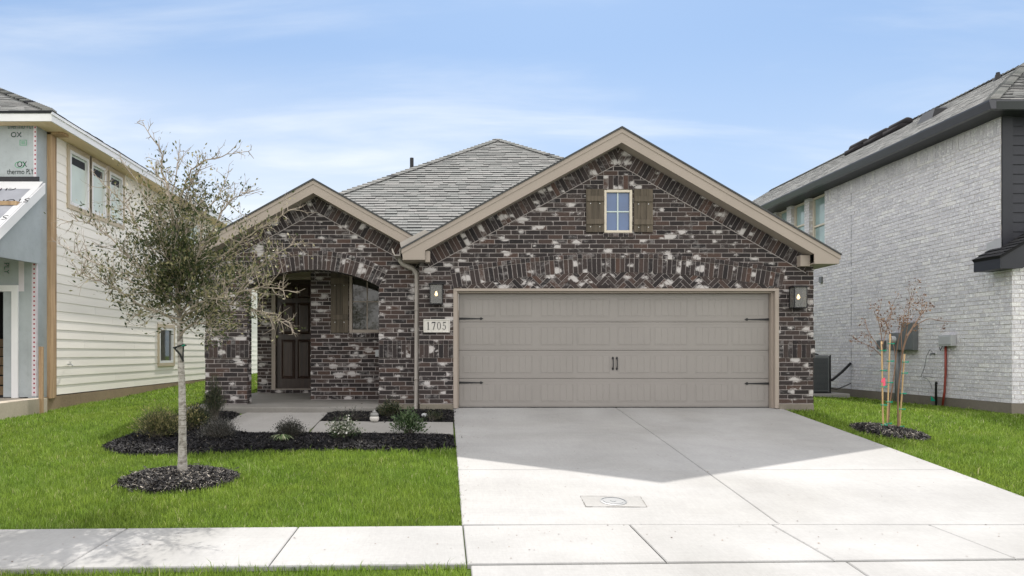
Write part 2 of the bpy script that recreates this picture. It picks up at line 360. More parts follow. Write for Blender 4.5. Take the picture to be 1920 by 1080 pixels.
M['siding'] = paint('cream_lap_siding', (0.85, 0.81, 0.75), 0.6, 0.05, 1.1, 0.12, 40, (1, 0.4, 3), rv=0.03)
M['white'] = paint('white_paint', (0.74, 0.74, 0.75), 0.45, 0.04, 2)
M['rawsoffit'] = wood_mat('raw_soffit_wood', (0.66, 0.50, 0.32), (0.78, 0.63, 0.44), 1, 0.8)
M['lumber'] = wood_mat('pine_lumber', (0.27, 0.165, 0.09), (0.52, 0.37, 0.22), 2, 0.8)
M['shutter'] = wood_mat('weathered_shutter_wood', (0.050, 0.041, 0.030), (0.15, 0.122, 0.09), 2, 0.85)
M['door'] = wood_mat('stained_front_door', (0.018, 0.010, 0.008), (0.055, 0.030, 0.021), 2, 0.35)
M['sheath'] = paint('grey_sheathing', (0.36, 0.395, 0.41), 0.5, 0.12, 1.5, dirt=0.12)
M['greenink'] = paint('green_ink', (0.03, 0.33, 0.13), 0.6, 0.1, 5)
M['underlay'] = paint('roof_underlayment', (0.36, 0.37, 0.41), 0.4, 0.12, 2.5, 0.3, 6)
M['ink'] = paint('black_ink', (0.02, 0.02, 0.025), 0.6, 0.1, 5)
M['redink'] = paint('red_ink', (0.30, 0.03, 0.05), 0.6, 0.1, 5)
M['tape'] = paint('seam_tape', (0.62, 0.58, 0.62), 0.5, 0.05, 6)
M['dark'] = paint('dark_interior', (0.018, 0.017, 0.018), 0.9, 0.2, 2)
M['conc'] = concrete_mat('driveway_concrete', (0.375, 0.373, 0.368))
M['conc2'] = concrete_mat('walk_concrete', (0.33, 0.32, 0.305), 0.1)
M['porch'] = concrete_mat('porch_concrete', (0.25, 0.24, 0.222), 0.1, True, 0.2)
M['found'] = concrete_mat('foundation_concrete', (0.225, 0.20, 0.165), 0.15, False, 0.25)
M['slabL'] = concrete_mat('dusty_slab', (0.50, 0.44, 0.36), 0.12, False, 0.2)
M['foundL'] = concrete_mat('soil_stained_foundation', (0.36, 0.27, 0.18), 0.2, False, 0.3)
M['joint'] = paint('dirty_joint', (0.20, 0.19, 0.175), 0.95, 0.2, 20)
M['patch'] = concrete_mat('grey_concrete_patch', (0.365, 0.362, 0.355), 0.14)
M['asphalt'] = concrete_mat('street_concrete', (0.36, 0.35, 0.33), 0.1)
M['plaque'] = paint('cast_stone_plaque', (0.56, 0.54, 0.50), 0.6, 0.05, 8)
M['bulb'] = emit_mat('bulb_glow', (1.0, 0.66, 0.30), 5)
M['lglass'] = clear_glass('seeded_glass', (0.20, 0.20, 0.19), 0.5)
M['glasssky'] = glass_mat('sky_reflection_glass', (0.05, 0.105, 0.235), 1.75)  # reflected blue sky is put into the base colour
M['glassdark'] = glass_mat('porch_window_glass', (0.035, 0.036, 0.030), 1.65)
M['glasspale'] = glass_mat('film_covered_glass', (0.60, 0.67, 0.62), 1.4, 0.25, 0.1)
M['glassrefl'] = glass_mat('teal_reflection_glass', (0.30, 0.42, 0.42), 1.7, 0.06, 0.25)  # pale teal reflection painted into the pane colour
M['grey'] = paint('grey_utility_enamel', (0.13, 0.14, 0.145), 0.45, 0.08, 5)
M['greyl'] = paint('light_grey_plastic', (0.42, 0.43, 0.44), 0.5, 0.05, 5)
M['greyd'] = paint('frosted_grey', (0.24, 0.24, 0.23), 0.3, 0.08, 5)
M['pvc'] = paint('grey_conduit', (0.18, 0.19, 0.20), 0.45, 0.06, 4)
M['redpipe'] = paint('red_conduit', (0.22, 0.035, 0.022), 0.4, 0.12, 6)
M['bark'], n, l, bs = new_mat('pale_bark'); v = coords(n, l, (1, 1, 1.6))
col = ramp(n, l, noise(n, l, v, 13, 6, .7, .6), [(.36, (0.13, 0.115, 0.095)), (.47, (0.30, 0.28, 0.25)), (.62, (0.44, 0.42, 0.385))])
col = mixc_(n, l, 1.0, col, ramp(n, l, noise(n, l, coords(n, l, (.35, .35, 5)), 9, 4, .6), [(.36, (.5, .46, .42)), (.46, (1, 1, 1))]), 'MULTIPLY')
l.new(col, bs.inputs['Base Color']); bs.inputs['Roughness'].default_value = .9; bump(n, l, bs, noise(n, l, v, 28, 6, .7), 1.0, .01)
M['twig'] = paint('grey_twig', (0.33, 0.28, 0.225), 0.7, 0.2, 6)
M['mybark'] = paint('brown_smooth_bark', (0.20, 0.12, 0.075), 0.7, 0.2, 8)
M['shrubstem'] = paint('shrub_twig', (0.085, 0.075, 0.06), 0.8, 0.2, 8)
M['bamboo'] = wood_mat('bamboo', (0.42, 0.27, 0.12), (0.60, 0.43, 0.22), 2, 0.5)
M['greentie'] = paint('green_tie_tape', (0.0, 0.26, 0.16), 0.4, 0.1, 5)
M['pink'] = paint('pink_ribbon', (0.75, 0.10, 0.17), 0.5, 0.1, 5)
M['strap'] = paint('black_rubber_strap', (0.015, 0.018, 0.017), 0.7, 0.1, 5)
M['leaf'] = leaf_mat('oak_leaf', [(0, (0.018, 0.032, 0.013)), (0.35, (0.04, 0.058, 0.022)), (0.58, (0.11, 0.12, 0.045)), (0.8, (0.32, 0.29, 0.16)), (1, (0.66, 0.60, 0.46))], 0.22, 0.6, 0.25)  # palest stops put sky glints on glossy leaves into the colour
M['dryleaf'] = leaf_mat('dry_brown_leaf', [(0, (0.07, 0.038, 0.026)), (0.6, (0.17, 0.09, 0.055)), (1, (0.33, 0.21, 0.11))], 0.2, 0.7)
M['soil'] = paint('soil', (0.06, 0.045, 0.03), 0.95, 0.3, 6, 0.6, 30)

# ------------------------------------------------------------------ ground form
def interp(x, xs, ys): return np.interp(x, xs, ys)
def G(X, Y):
    X = np.asarray(X, float); Y = np.asarray(Y, float)
    c = interp(Y, [-3, 3.0, 3.02, 5.4, 6.54, 12.69, 40], [-.95, -.95, -.84, -.625, -.597, 0.0, 0.02])
    lf = interp(Y, [-3, 3.0, 3.02, 5.4, 6.54, 11.5, 13.0, 22, 40], [-.95, -.95, -.84, -.625, -.60, -.07, -.085, .15, .3])
    t = np.clip((-3.0 - X) / 3.5, 0, 1); t = t * t * (3 - 2 * t)
    z = c * (1 - t) + lf * t
    return z - .030 * np.clip(X - 6.2, 0, 4.5) * np.clip((Y - 6.5) / 4, 0, 1)
def gz(x, y): return float(G(x, y))
SK = 0.033                                   # the sidewalk runs slightly askew to the house
xs = np.concatenate([np.linspace(-160, -16, 10), np.arange(-15, 15.01, 0.3), np.linspace(16, 160, 10)])
ys = np.concatenate([np.linspace(-90, -4, 8), np.arange(-3, 2.9, .5), [2.99, 3.03], np.arange(3.3, 30, 0.3), np.linspace(31, 260, 12)])
gx, gy = np.meshgrid(xs, ys); gzv = G(gx, gy) - 0.035
V = np.stack([gx.ravel(), gy.ravel(), gzv.ravel()], 1); nx = len(xs); ny = len(ys)
ii, jj = np.meshgrid(np.arange(nx - 1), np.arange(ny - 1)); b = (jj * nx + ii).ravel()
Fc = np.stack([b, b + 1, b + nx + 1, b + nx], 1)
gm, n, l, bs = new_mat('lawn_soil'); v = coords(n, l)
col = ramp(n, l, noise(n, l, v, 7, 6, 0.65), [(0.3, (0.06, 0.10, 0.014)), (0.7, (0.10, 0.155, 0.022))])
l.new(col, bs.inputs['Base Color']); bs.inputs['Roughness'].default_value = 0.95; bs.inputs['Specular IOR Level'].default_value = 0.1
bump(n, l, bs, noise(n, l, v, 60, 5, 0.7), 0.8, 0.02)
ground = fast_mesh('ground', V, Fc, 4, np.full(len(Fc), .5), gm, smooth=False); tag(ground, kind='structure')

def slab(mb, x0, x1, y0, y1, zf, th=0.12, sk=0.0, g=0.004, rnd=None):
    P = [(x0 + g, y0 + g), (x1 - g, y0 + g), (x1 - g, y1 - g), (x0 + g, y1 - g)]
    P = [(x, y + sk * x) for x, y in P]
    e = 0.008
    top = [(x, y, zf(x, y)) for x, y in P]
    mb.add([(x, y, z - th) for x, y, z in top] + [(x, y, z - e) for x, y, z in top] +
           [(x + (e if k in (0, 3) else -e), y + (e if k < 2 else -e), z) for k, (x, y, z) in enumerate(top)],
           [(8, 9, 10, 11)] + [(i, (i + 1) % 4, (i + 1) % 4 + 4, i + 4) for i in range(4)] + [(i + 4, (i + 1) % 4 + 4, (i + 1) % 4 + 8, i + 8) for i in range(4)], rnd)
DX0, DXM, DX1 = 0.165, 3.09, 6.03
zd = lambda x, y: -0.097 * (12.69 - y)
mb = MB()
for (x0, x1) in ((DX0, DXM), (DXM, DX1)):
    for (y0, y1) in ((6.56, 8.5), (8.5, 10.45), (10.45, 12.83)): slab(mb, x0, x1, y0, y1, zd if y1 < 12 else (lambda x, y: min(zd(x, y), 0)), g=0.0035 if True else 0)
drive = mb.build('driveway', M['conc']); tag(drive, kind='structure')
mb = MB(); mb.box(DX0, DX1, 12.70, 12.86, -.15, -0.002)
mb = MB(); zs = lambda x, y: -0.597 - 0.022 * (6.54 - (y - SK * x))
jx = [-14, -12.4, -10.9, -9.3, -7.8, -6.2, -4.5, -2.85, -1.32, DX0 + .01, 1.71, 3.02, 4.46, 6.0, 7.5, 9.0, 10.5, 12, 14]
for a, b_ in zip(jx[:-1], jx[1:]): slab(mb, a, b_, 5.42, 6.535, zs, sk=SK, g=0.005)
walk = mb.build('sidewalk', M['conc']); tag(walk, kind='structure')
mb = MB()
for a, b_ in ((0.20, 3.1), (3.1, 6.1)):
    slab(mb, a, b_, 3.05, 5.40, lambda x, y: -0.625 - 0.088 * (5.40 - (y - SK * x)), sk=SK, g=0.005)
apron = mb.build('driveway_apron', M['conc']); tag(apron, kind='structure')
mb = MB(); mb.box(-120, 120, -7, 2.75, -1.0, -0.93); street = mb.build('street', M['asphalt']); tag(street, kind='structure')
mb = MB(); mb.bevbox(-60, 0.15, 2.78, 3.0, -1.05, -0.82, .02); mb.bevbox(6.3, 60, 2.78, 3.0, -1.05, -0.82, .02)
kerb = mb.build('kerb', M['conc2']); tag(kerb, kind='structure')
# dark joint filler strips between the slabs lie below the surface
# cleanout cover in the driveway
cx_, cy_ = 1.72, 7.25; zc = zd(cx_, cy_)
t = thing('cleanout_cover', 'round metal cleanout cover set in a rectangular patch of the driveway', 'utility cover', (cx_, cy_, zc))
mb = MB(); P = [(cx_ - .31, cy_ - .17), (cx_ + .29, cy_ - .18), (cx_ + .32, cy_ + .16), (cx_ - .3, cy_ + .18)]
mb.add([(x, y, zd(x, y) - .01) for x, y in P] + [(x, y, zd(x, y) + .004) for x, y in P], [(4, 5, 6, 7)] + [(i, (i + 1) % 4, (i + 1) % 4 + 4, i + 4) for i in range(4)])
mb.build('concrete_patch', M['patch'], t); mb = MB()
for i in range(4):
    (xa_, ya_), (xb_, yb_) = P[i], P[(i + 1) % 4]; L0 = math.hypot(xb_ - xa_, yb_ - ya_); nx0, ny0 = -(yb_ - ya_) / L0 * .006, (xb_ - xa_) / L0 * .006
    for k in range(9):
        if random.random() < .25: continue
        f0, f1 = k / 9, (k + 1) / 9; w0 = random.uniform(.25, .8)
        q = [(xa_ + (xb_ - xa_) * f - nx0 * w0 * s_, ya_ + (yb_ - ya_) * f - ny0 * w0 * s_) for f, s_ in ((f0, -1), (f1, -1), (f1, 1), (f0, 1))]
        mb.add([(x, y, zd(x, y) + .0075) for x, y in q], [(0, 1, 2, 3)])
tag(mb.build('patch_joint', M['joint'], t), kind='stuff'); mb = MB()
def tilt(mbx, c):       # lay a lathe on the slope of the driveway
    mbx.v = [(x, y, z + 0.097 * (y - c[1])) for x, y, z in mbx.v]; return mbx
mb = MB(); mb.lathe((cx_, cy_, zc), [(.135, .002), (.135, .008), (.118, .011), (.116, .006), (.10, .006), (.098, .010), (.03, .010), (.028, .014), (.0001, .014)], 28); tilt(mb, (cx_, cy_)).build('lid', M['pvc'], t)

# ------------------------------------------------------------------ roofs with real shingles
def roof_plane(name, poly3, eave_dir, parent, mat=None, expo=0.145, under=True, w_scale=1.0, hs=1.0):
    """shingle a planar convex polygon; eave_dir is the horizontal direction of its eave"""
    P = [Vector(p) for p in poly3]; u = Vector(eave_dir).normalized()
    nrm = Vector((0, 0, 0))
    for i in range(len(P)): nrm += P[i].cross(P[(i + 1) % len(P)])
    nrm.normalize()
    if nrm.z < 0: nrm = -nrm
    vv = nrm.cross(u).normalized()
    if vv.z < 0: vv = -vv
    O = P[0]; fr = lambda a, b_, w: tuple(O + u * a + vv * b_ + nrm * w)
    poly = [((p - O).dot(u), (p - O).dot(vv)) for p in P]
    mb = MB(); v0 = min(p[1] for p in poly); v1 = max(p[1] for p in poly); u0 = min(p[0] for p in poly); u1 = max(p[0] for p in poly)
    cv = poly if area(poly) > 0 else poly[::-1]
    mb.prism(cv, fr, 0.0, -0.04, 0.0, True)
    k = 0; y = v0
    while y < v1:
        x = u0 - random.random() * .3
        while x < u1:
            w = random.uniform(.13, .30) * w_scale; q = clip(rect(x + .0015, x + w - .0015, y, y + expo + .02), cv)
            if ok(q):
                h = random.choice((.011, .015, .018, .022)) * hs; base = .002
                n_ = len(q); tp = [fr(a, b_, base + h * max(0, 1 - (b_ - y) / expo)) for a, b_ in q]; bt = [fr(a, b_, -.004) for a, b_ in q]
                r = .3 + random.random() * (.5 if h < .015 * hs else .7)
                mb.add(tp + bt, [tuple(range(n_))], r); b0_ = len(mb.v) - 2 * n_
                for i in range(n_): mb.f.append(tuple(b0_ + q_ for q_ in (i, i + n_, (i + 1) % n_ + n_, (i + 1) % n_))); mb.r.append(0.0)  # edges coloured dark: laminated shadow band plus painted shade of the butts
            x += w
        y += expo; k += 1
    return mb.build(name, mat or M['shingle'], parent)
def hip_caps(name, a, b_, parent, mat=None, w=0.17, step=0.15, side1=None, side2=None):
    a = Vector(a); b_ = Vector(b_); d = (b_ - a); L = d.length; d.normalize()
    s1 = Vector(side1).normalized(); s2 = Vector(side2).normalized(); mb = MB(); n_ = int(L / step)
    up = Vector((0, 0, 1))
    for k in range(n_):
        p = a + d * (k * step); q = a + d * ((k + 1) * step + .03)
        h0, h1 = .046, .024
        vs = [p + up * h0 + s1 * w, p + up * (h0 + .012), p + up * h0 + s2 * w, q + up * h1 + s1 * w, q + up * (h1 + .012), q + up * h1 + s2 * w,
              p + s1 * w, p, p + s2 * w]
        mb.add(vs, [(0, 1, 4, 3), (1, 2, 5, 4), (0, 6, 7, 1), (1, 7, 8, 2)], random.random())
    return mb.build(name, mat or M['shingle'], parent)

# ================================================================== THE BRICK HOUSE
H = thing('brick_house', 'one-storey brown brick house with two front gables, arched porch and two-car garage', 'house', (1.1, 12.69, 0))
YG, YF = 12.69, 12.40                     # garage brick face, fascia plane
SG = F / YG
PK = (3.09, 4.88); SLR, SLL = 0.580, 0.549; FT = 0.245
XL, XR = -0.436, 6.56
rl = lambda x: PK[1] - (SLR * (x - PK[0]) if x > PK[0] else SLL * (PK[0] - x))     # top of roof line
bl = lambda x: rl(x) - FT                                                          # bottom of fascia
outline = [(XL, 0.08), (XR, 0.08), (XR, bl(XR)), (PK[0], bl(PK[0])), (XL, bl(XL))]
dx0, dx1, dzt = XX(850, YG), XX(1460, YG), ZZ(541, YG)
# garage arch: circle through the corners of the door trim
ax0, ax1 = XX(850, YG), XX(1466, YG); cxa = (ax0 + ax1) / 2; hz0 = ZZ(540, YG); sag = 29.5 / SG; hc = (ax1 - ax0) / 2
RA = (hc * hc + sag * sag) / (2 * sag); cza = hz0 + sag - RA
def arc(cx, cz, r, a0, a1, n): return [(cx + r * math.sin(a0 + (a1 - a0) * i / n), cz + r * math.cos(a0 + (a1 - a0) * i / n)) for i in range(n + 1)]
aa = math.asin(hc / RA)
doorhole = rect(dx0, dx1, 0.0, dzt)
gw0, gw1, gwz0, gwz1 = XX(1132, YG), XX(1186, YG), ZZ(437, YG), ZZ(355.5, YG)
winhole = rect(gw0, gw1, gwz0, gwz1)
fr = front(YG)
body = MB(); wall_body(body, outline, [doorhole, winhole], fr, -0.008, -0.30)
body.ext([(XL, .08), (XL + .25, .08), (XL + .25, bl(XL) ), (XL, bl(XL))], YG + .305, YG + .6)
mbk = MB()
bond(mbk, outline, [doorhole, winhole], fr, v0=0.085)
# --- overlays (proud of the wall)
ov = MB(); PB = 0.014
def overlay_soldiers_band(x0, x1, z0, z1, fr, right_edge=None):       # header course above a soldier course
    ov.prism(rect(x0, x1, z0, z1), fr, 0.005, -0.01, .5)
    hs = 0.075; n_ = max(1, round((x1 - x0) / .083)); w = (x1 - x0) / n_
    for i in range(n_):
        mbk.prism(rect(x0 + i * w + .005, x0 + (i + 1) * w - .005, z1 - hs + .005, z1 - .004), fr, PB + .006 + random.uniform(-.002, .002), 0)
        mbk.prism(rect(x0 + i * w + .005, x0 + (i + 1) * w - .005, z0 + .004, z1 - hs - .004), fr, PB + random.uniform(-.002, .002), 0)
bz0, bz1 = ZZ(671, YG), ZZ(638, YG)
overlay_soldiers_band(XL, dx0 - .002, bz0, bz1, fr); overlay_soldiers_band(dx1 + .002, XR + .03, bz0, bz1, fr)
# garage arch band
def arch_band(cx, cz, r, a, fr, lsold, lhead, pitch=0.083, y=0):
    n_ = round(2 * a * (r + .1) / pitch); da = 2 * a / n_
    for i in range(n_):
        t0 = -a + i * da; t1 = t0 + da; g = .005 / r
        def seg(r0, r1, ta, tb): return [(cx + r0 * math.sin(ta), cz + r0 * math.cos(ta)), (cx + r0 * math.sin(tb), cz + r0 * math.cos(tb)), (cx + r1 * math.sin(tb), cz + r1 * math.cos(tb)), (cx + r1 * math.sin(ta), cz + r1 * math.cos(ta))]
        ov.prism(seg(r, r + lsold + lhead, t0, t1), fr, 0.005, -0.01, .5)
        mbk.prism(seg(r + .003, r + lsold - .005, t0 + g * 1.3, t1 - g * 1.3), fr, PB + random.uniform(-.002, .002), 0)
        mbk.prism(seg(r + lsold + .005, r + lsold + lhead - .004, t0 + g * 1.3, t1 - g * 1.3), fr, PB + .006, 0)
arch_band(cxa, cza, RA, aa, fr, 26.5 / SG, 8.5 / SG)
# herringbone tympanum under the arch
ty = arc(cxa, cza, RA, -aa * .995, aa * .995, 30); tyo = [(ty[0][0], dzt + .002), (ty[-1][0], dzt + .002)] + ty[::-1][1:-1]
ov.prism(tyo, fr, 0.002, -.01, .5)
bw, blg = 0.0785, 0.2355
c45 = math.sqrt(.5)
for k in range(-45, 46):
    for m in range(-16, 17):
        for (dx, dy, horiz) in ((0, 0, True), (3, -2, False)):
            # double-basket herringbone lattice in a 45 degree frame (3:1 bricks)
            ox = (k * 1 + m * 6) * bw; oy = k * bw
            if horiz: r0 = [(ox, oy), (ox + 3 * bw, oy), (ox + 3 * bw, oy + bw), (ox, oy + bw)]
            else: r0 = [(ox + 3 * bw, oy - 2 * bw), (ox + 4 * bw, oy - 2 * bw), (ox + 4 * bw, oy + bw), (ox + 3 * bw, oy + bw)]
            cxx = sum(p[0] for p in r0) / 4; cyy = sum(p[1] for p in r0) / 4
            r0 = [(cxx + (p[0] - cxx) * (1 - .0095 / (3 * bw if horiz else bw) ), cyy + (p[1] - cyy) * (1 - .0095 / (bw if horiz else 3 * bw))) for p in r0]
            q = [(cxa + (p[0] - p[1]) * c45, dzt + .12 + (p[0] + p[1]) * c45) for p in r0]
            if max(p[1] for p in q) < dzt or min(p[1] for p in q) > cza + RA or max(abs(p[0] - cxa) for p in q) > hc + .2: continue
            q = clip(q, tyo)
            if ok(q): mbk.prism(q, fr, .009 + random.uniform(-.002, .002), 0)
# rake soldiers along the gable
def rake(pk, slope, sgn, xend, fr, blen=0.25, zcut=None, start=0.04):
    d = Vector((sgn, -slope)).normalized(); nrm = Vector((-d.y * sgn, d.x * sgn)); nrm = nrm if nrm.y < 0 else -nrm
    L = (xend - pk[0]) * sgn / abs(d.x); s = 0.0; p0 = Vector(pk)
    lim = [(pk[0], -5), (pk[0] + sgn * 12, -5), (pk[0] + sgn * 12, 12), (pk[0], 12)]
    end = rect(min(pk[0], xend), max(pk[0], xend), 0, 8)
    a = p0 + nrm * (blen + .0); b_ = a + d * L
    band = clip([tuple(p0), tuple(p0 + d * (L + .3)), tuple(p0 + d * (L + .3) + nrm * (blen + .012)), tuple(p0 + nrm * (blen + .012) - d * .4), ], end)
    if ok(band): ov.prism(band, fr, 0.005, -.01, .5)
    s = -.12
    while s < L + .2:
        c = p0 + d * (s + .0415) + nrm * (blen / 2 + .003)
        q = clip(rot_rect(tuple(c), (d.x, d.y), .073, blen - .006), end)
        if ok(q): mbk.prism(q, fr, PB + random.uniform(-.002, .002), 0)
        s += .083
pkb = (PK[0], bl(PK[0]))
rake(pkb, SLR, 1, XX(1511, YG), fr); rake(pkb, SLL, -1, XX(803, YG), fr)
# window head and sill
def head(x0, x1, z0, z1, fr, n_):
    ov.prism(rect(x0, x1, z0, z1), fr, .005, -.01, .5); w = (x1 - x0) / n_
    for i in range(n_): mbk.prism(rect(x0 + i * w + .005, x0 + (i + 1) * w - .005, z0 + .004, z1 - .005), fr, PB + random.uniform(-.002, .002), 0)
head(gw0 - .01, gw1 + .01, gwz1 + .005, ZZ(329, YG), fr, 6)
head(gw0 - .01, gw1 + .01, ZZ(445, YG), gwz0 - .003, front(YG - .012), 6)
wall_g = body.build('wall', M['mortar'], H)
# ---- entry gable (set back)
YE, YEF = 13.0, 12.70
SE = F / YE
EP = (-2.32, 4.05); ESL, ESR, EFT = 0.55, 0.5635, 0.225
erl = lambda x: EP[1] - (ESR * (x - EP[0]) if x > EP[0] else ESL * (EP[0] - x))
ebl = lambda x: erl(x) - EFT
EX0, EX1 = -4.33, XL - .004
CR = XX(463, YE); PR = XX(711, YE)
zsp, zcr = ZZ(537, YE), ZZ(505.5, YE); hce = (PR - CR) / 2; cxe = (PR + CR) / 2; se = zcr - zsp
RE = (hce * hce + se * se) / (2 * se); cze = zcr - RE; ae = math.asin(hce / RE)
fe = front(YE)
eout = [(EX0, 0.055), (EX1, .055), (EX1, ebl(EX1)), (EP[0], ebl(EP[0])), (EX0, ebl(EX0))]
earc = arc(cxe, cze, RE, -ae, ae, 22)
ehole = [(CR, 0.0), (PR, 0.0)] + earc[::-1]
body = MB(); wall_body(body, eout, [ehole], fe, -0.008, -0.28)
bond(mbk, eout, [ehole], fe, v0=0.06, u0=.07)
# soffit ring of the arch and jambs in brick: side faces of the opening
for (x, s) in ((CR, 1), (PR, -1)):
    frj = (lambda xx, ss: (lambda u, v, w: (xx + ss * (w + .010), YE + u, v)))(x, s)
    bond(mbk, rect(0.0, .28, .06, zsp), [], frj, v0=.06, L=.28, jit=.001)
rl_ = list(arc(cxe, cze, RE, -ae, ae, round(2 * ae * RE / .083)))
for p, q in zip(rl_[:-1], rl_[1:]):
    mbk.add([(p[0] + .004, YE - .014, p[1] - .004), (q[0] - .004, YE - .014, q[1] - .004), (q[0] - .004, YE + .27, q[1] - .004), (p[0] + .004, YE + .27, p[1] - .004)], [(0, 1, 2, 3)])
arch_band(cxe, cze, RE, ae, fe, 26.5 / SE, 9 / SE, 0.081)
def flush(nm):
    global ov
    ov.build(nm, M['mortar'], H); ov = MB()
flush('wall_band')
overlay_soldiers_band(EX0 - .02, CR + .035, ZZ(671, YE), ZZ(638, YE), fe)
overlay_soldiers_band(PR - .004, EX1, ZZ(671, YE), ZZ(638, YE), fe)
rake((EP[0], ebl(EP[0])), ESR, 1, EX1 - .02, fe, .235); rake((EP[0], ebl(EP[0])), ESL, -1, EX0, fe, .235)
body.build('wall', M['mortar'], H)
# left face of the column, porch side beam
fl = lambda u, v, w: (EX0 - .010 - w, u, v)
bond(mbk, rect(YE, YE + .28, .06, ebl(EX0)), [], fl, v0=.06)
body = MB(); body.box(EX0 + .01, EX0 + .25, YE + .285, 16.6, 2.42, 2.72)
# ---- porch recess walls
YW, YD = 14.16, 16.6
pw0, pw1, pwz0, pwz1 = XX(654.5, YW), XX(722, YW), ZZ(624, YW), 2.62
fw = front(YW); wo = rect(XX(583, YW), XL, .055, 2.74)
wall_body(body, wo, [rect(pw0, pw1, pwz0, pwz1)], fw, -.008, -.25)
bond(mbk, wo, [rect(pw0, pw1, pwz0, pwz1)], fw, v0=.06, u0=.03)
fd = front(YD); dL, dR, dT = XX(510, YD), -2.62, ZZ(518, YD)
do = rect(-4.33, -2.60, .055, 2.9); wall_body(body, do, [rect(dL, dR, .0, dT)], fd, -.008, -.25)
bond(mbk, do, [rect(dL, dR, .0, dT)], fd, v0=.06)
body.box(XX(583, YW) + .008, XX(583, YW) + .2, YW + .26, YD + .3, .055, 2.9)          # return wall beside the door
fs_ = lambda u, v, w: (XX(583, YW) - .01 - w, u, v); bond(mbk, rect(YW, YD, .06, 2.74), [], fs_, v0=.06)
head(pw0 - .01, pw1 + .05, pwz0 - .09, pwz0 - .003, front(YW - .012), 9)
head(dL - .01, dR, .055, .135, front(YD - .1), 8)
body.box(-4.32, -4.1, YD + .26, 27, -.05, 2.9); body.box(XR - .25, XR - .01, YG + .31, 27, -.05, 2.62); body.box(-4.1, XR - .26, 26.8, 27, -.05, 2.6)
body.build('wall', M['mortar'], H)
frr = lambda u, v, w: (XR + .008 + w, u, v); bond(mbk, rect(YG, 20, .08, 2.5), [], frr, v0=.085)
frs = lambda u, v, w: (XL - .008 - w, u, v); bond(mbk, rect(YG, YE, .08, 2.55), [], frs, v0=.085, L=.31)
ov.build('wall_band', M['mortar'], H)
mbk.build('brickwork', M['brick'], H)
# porch ceiling
mb = MB(); mb.box(EX0 + .26, XL - .01, YE + .29, YD, 2.745, 2.78); mb.build('porch_ceiling', M['trim'], H)
# foundation blocks
mb = MB(); mb.bevbox(XL + .01, dx0 - .004, YG - .035, YG + .3, -.25, .078, .012); mb.build('foundation', M['found'], H)
mb = MB(); mb.bevbox(dx1 + .0, XR + .0, YG - .035, YG + .3, -.25, .078, .012)
mb.box(XR - .26, XR - .005, YG + .31, 20, -.3, .075); mb.box(PR, XL, YE - .01, YE + .2, -.2, .052)
mb.build('foundation', M['found'], H)
# porch slab
mb = MB(); mb.bevbox(-4.42, -1.16, 12.2, YE + .02, -.2, .05, .012); mb.box(-4.42, XL, YE + .022, YD + .3, -.2, .049)
mb.build('porch_slab', M['porch'], H)
# ---- fascias
fx = lambda px: XX(px, YF); fz = lambda py: ZZ(py, YF)
def fascia(pk, slR, xr, ftk, retx, retz, y0, y1):
    s = 1 if xr > pk[0] else -1; zl = lambda x: pk[1] - slR * abs(x - pk[0])
    poly = [(pk[0], zl(pk[0])), (xr, zl(xr)), (xr - s * .03, retz), (retx, retz), (retx, zl(retx) - ftk), (pk[0], pk[1] - ftk)]
    return poly
mb = MB()
pr_ = fascia(PK, SLR, fx(1576), FT, fx(1527), fz(494.5), YF, 0); pl_ = fascia(PK, SLL, fx(752.5), FT, fx(797), fz(487), YF, 0)
for p in (pr_, pl_): mb.ext(p, YF, YF + .022)
# thin upper drip board
for (s, xe, sl) in ((1, fx(1576), SLR), (-1, fx(752.5), SLL)):
    z0, z1 = PK[1], PK[1] - sl * abs(xe - PK[0]); mb.ext([(PK[0], z0), (xe, z1), (xe, z1 - .075), (PK[0], z0 - .075)], YF - .012, YF - .002)
# boxed returns back to the wall
mb.box(fx(1527), fx(1575), YF + .024, 22, fz(494.5), fz(494.5) + .02); mb.box(fx(1527) - .17, fx(1527) - .003, YF + .14, YG - .0, ZZ(499.5, YG - .1), bl(fx(1527)) + .0)
mb.box(fx(797) + .003, fx(797) + .085, YF + .05, YG, ZZ(491.5, YG - .2), bl(fx(797)))
mb.box(fx(754), fx(797), YF + .024, 13.0, fz(487), fz(487) + .02)
mb.box(fx(1576) - .03, fx(1576) - .008, YF + .03, 22, fz(494.5) + .025, rl(fx(1576)) - .01)
# soffits of the rake
for (s, xe, sl) in ((1, fx(1527), SLR), (-1, fx(797), SLL)):
    z0, z1 = bl(PK[0]) + .006, bl(PK[0]) + .006 - sl * abs(xe - PK[0]); mb.ext([(PK[0], z0), (xe, z1), (xe, z1 + .02), (PK[0], z0 + .02)], YF + .024, YG + .02)
# entry gable trim
ex = lambda px: XX(px, YEF)
for (xe, sl) in ((-0.46, ESR), (-4.60, ESL)):
    z0, z1 = EP[1], EP[1] - sl * abs(xe - EP[0])
    mb.ext([(EP[0], z0), (xe, z1), (xe, z1 - EFT), (EP[0], z0 - EFT)], YEF, YEF + .022)
    mb.ext([(EP[0], z0), (xe, z1), (xe, z1 - .065), (EP[0], z0 - .065)], YEF - .012, YEF - .002)
    mb.ext([(EP[0], z0 - EFT + .004), (xe, z1 - EFT + .004), (xe, z1 - EFT + .024), (EP[0], z0 - EFT + .024)], YEF + .024, YE + .02)
zle = EP[1] - ESL * (4.60 - 2.32)
mb.box(-4.60, -4.33, YEF + .024, 16, zle - EFT - .02, zle - EFT); mb.box(-4.60, -4.58, YEF + .024, 26, zle - EFT + .002, zle - .01)
mb.build('fascia', M['trim'], H)
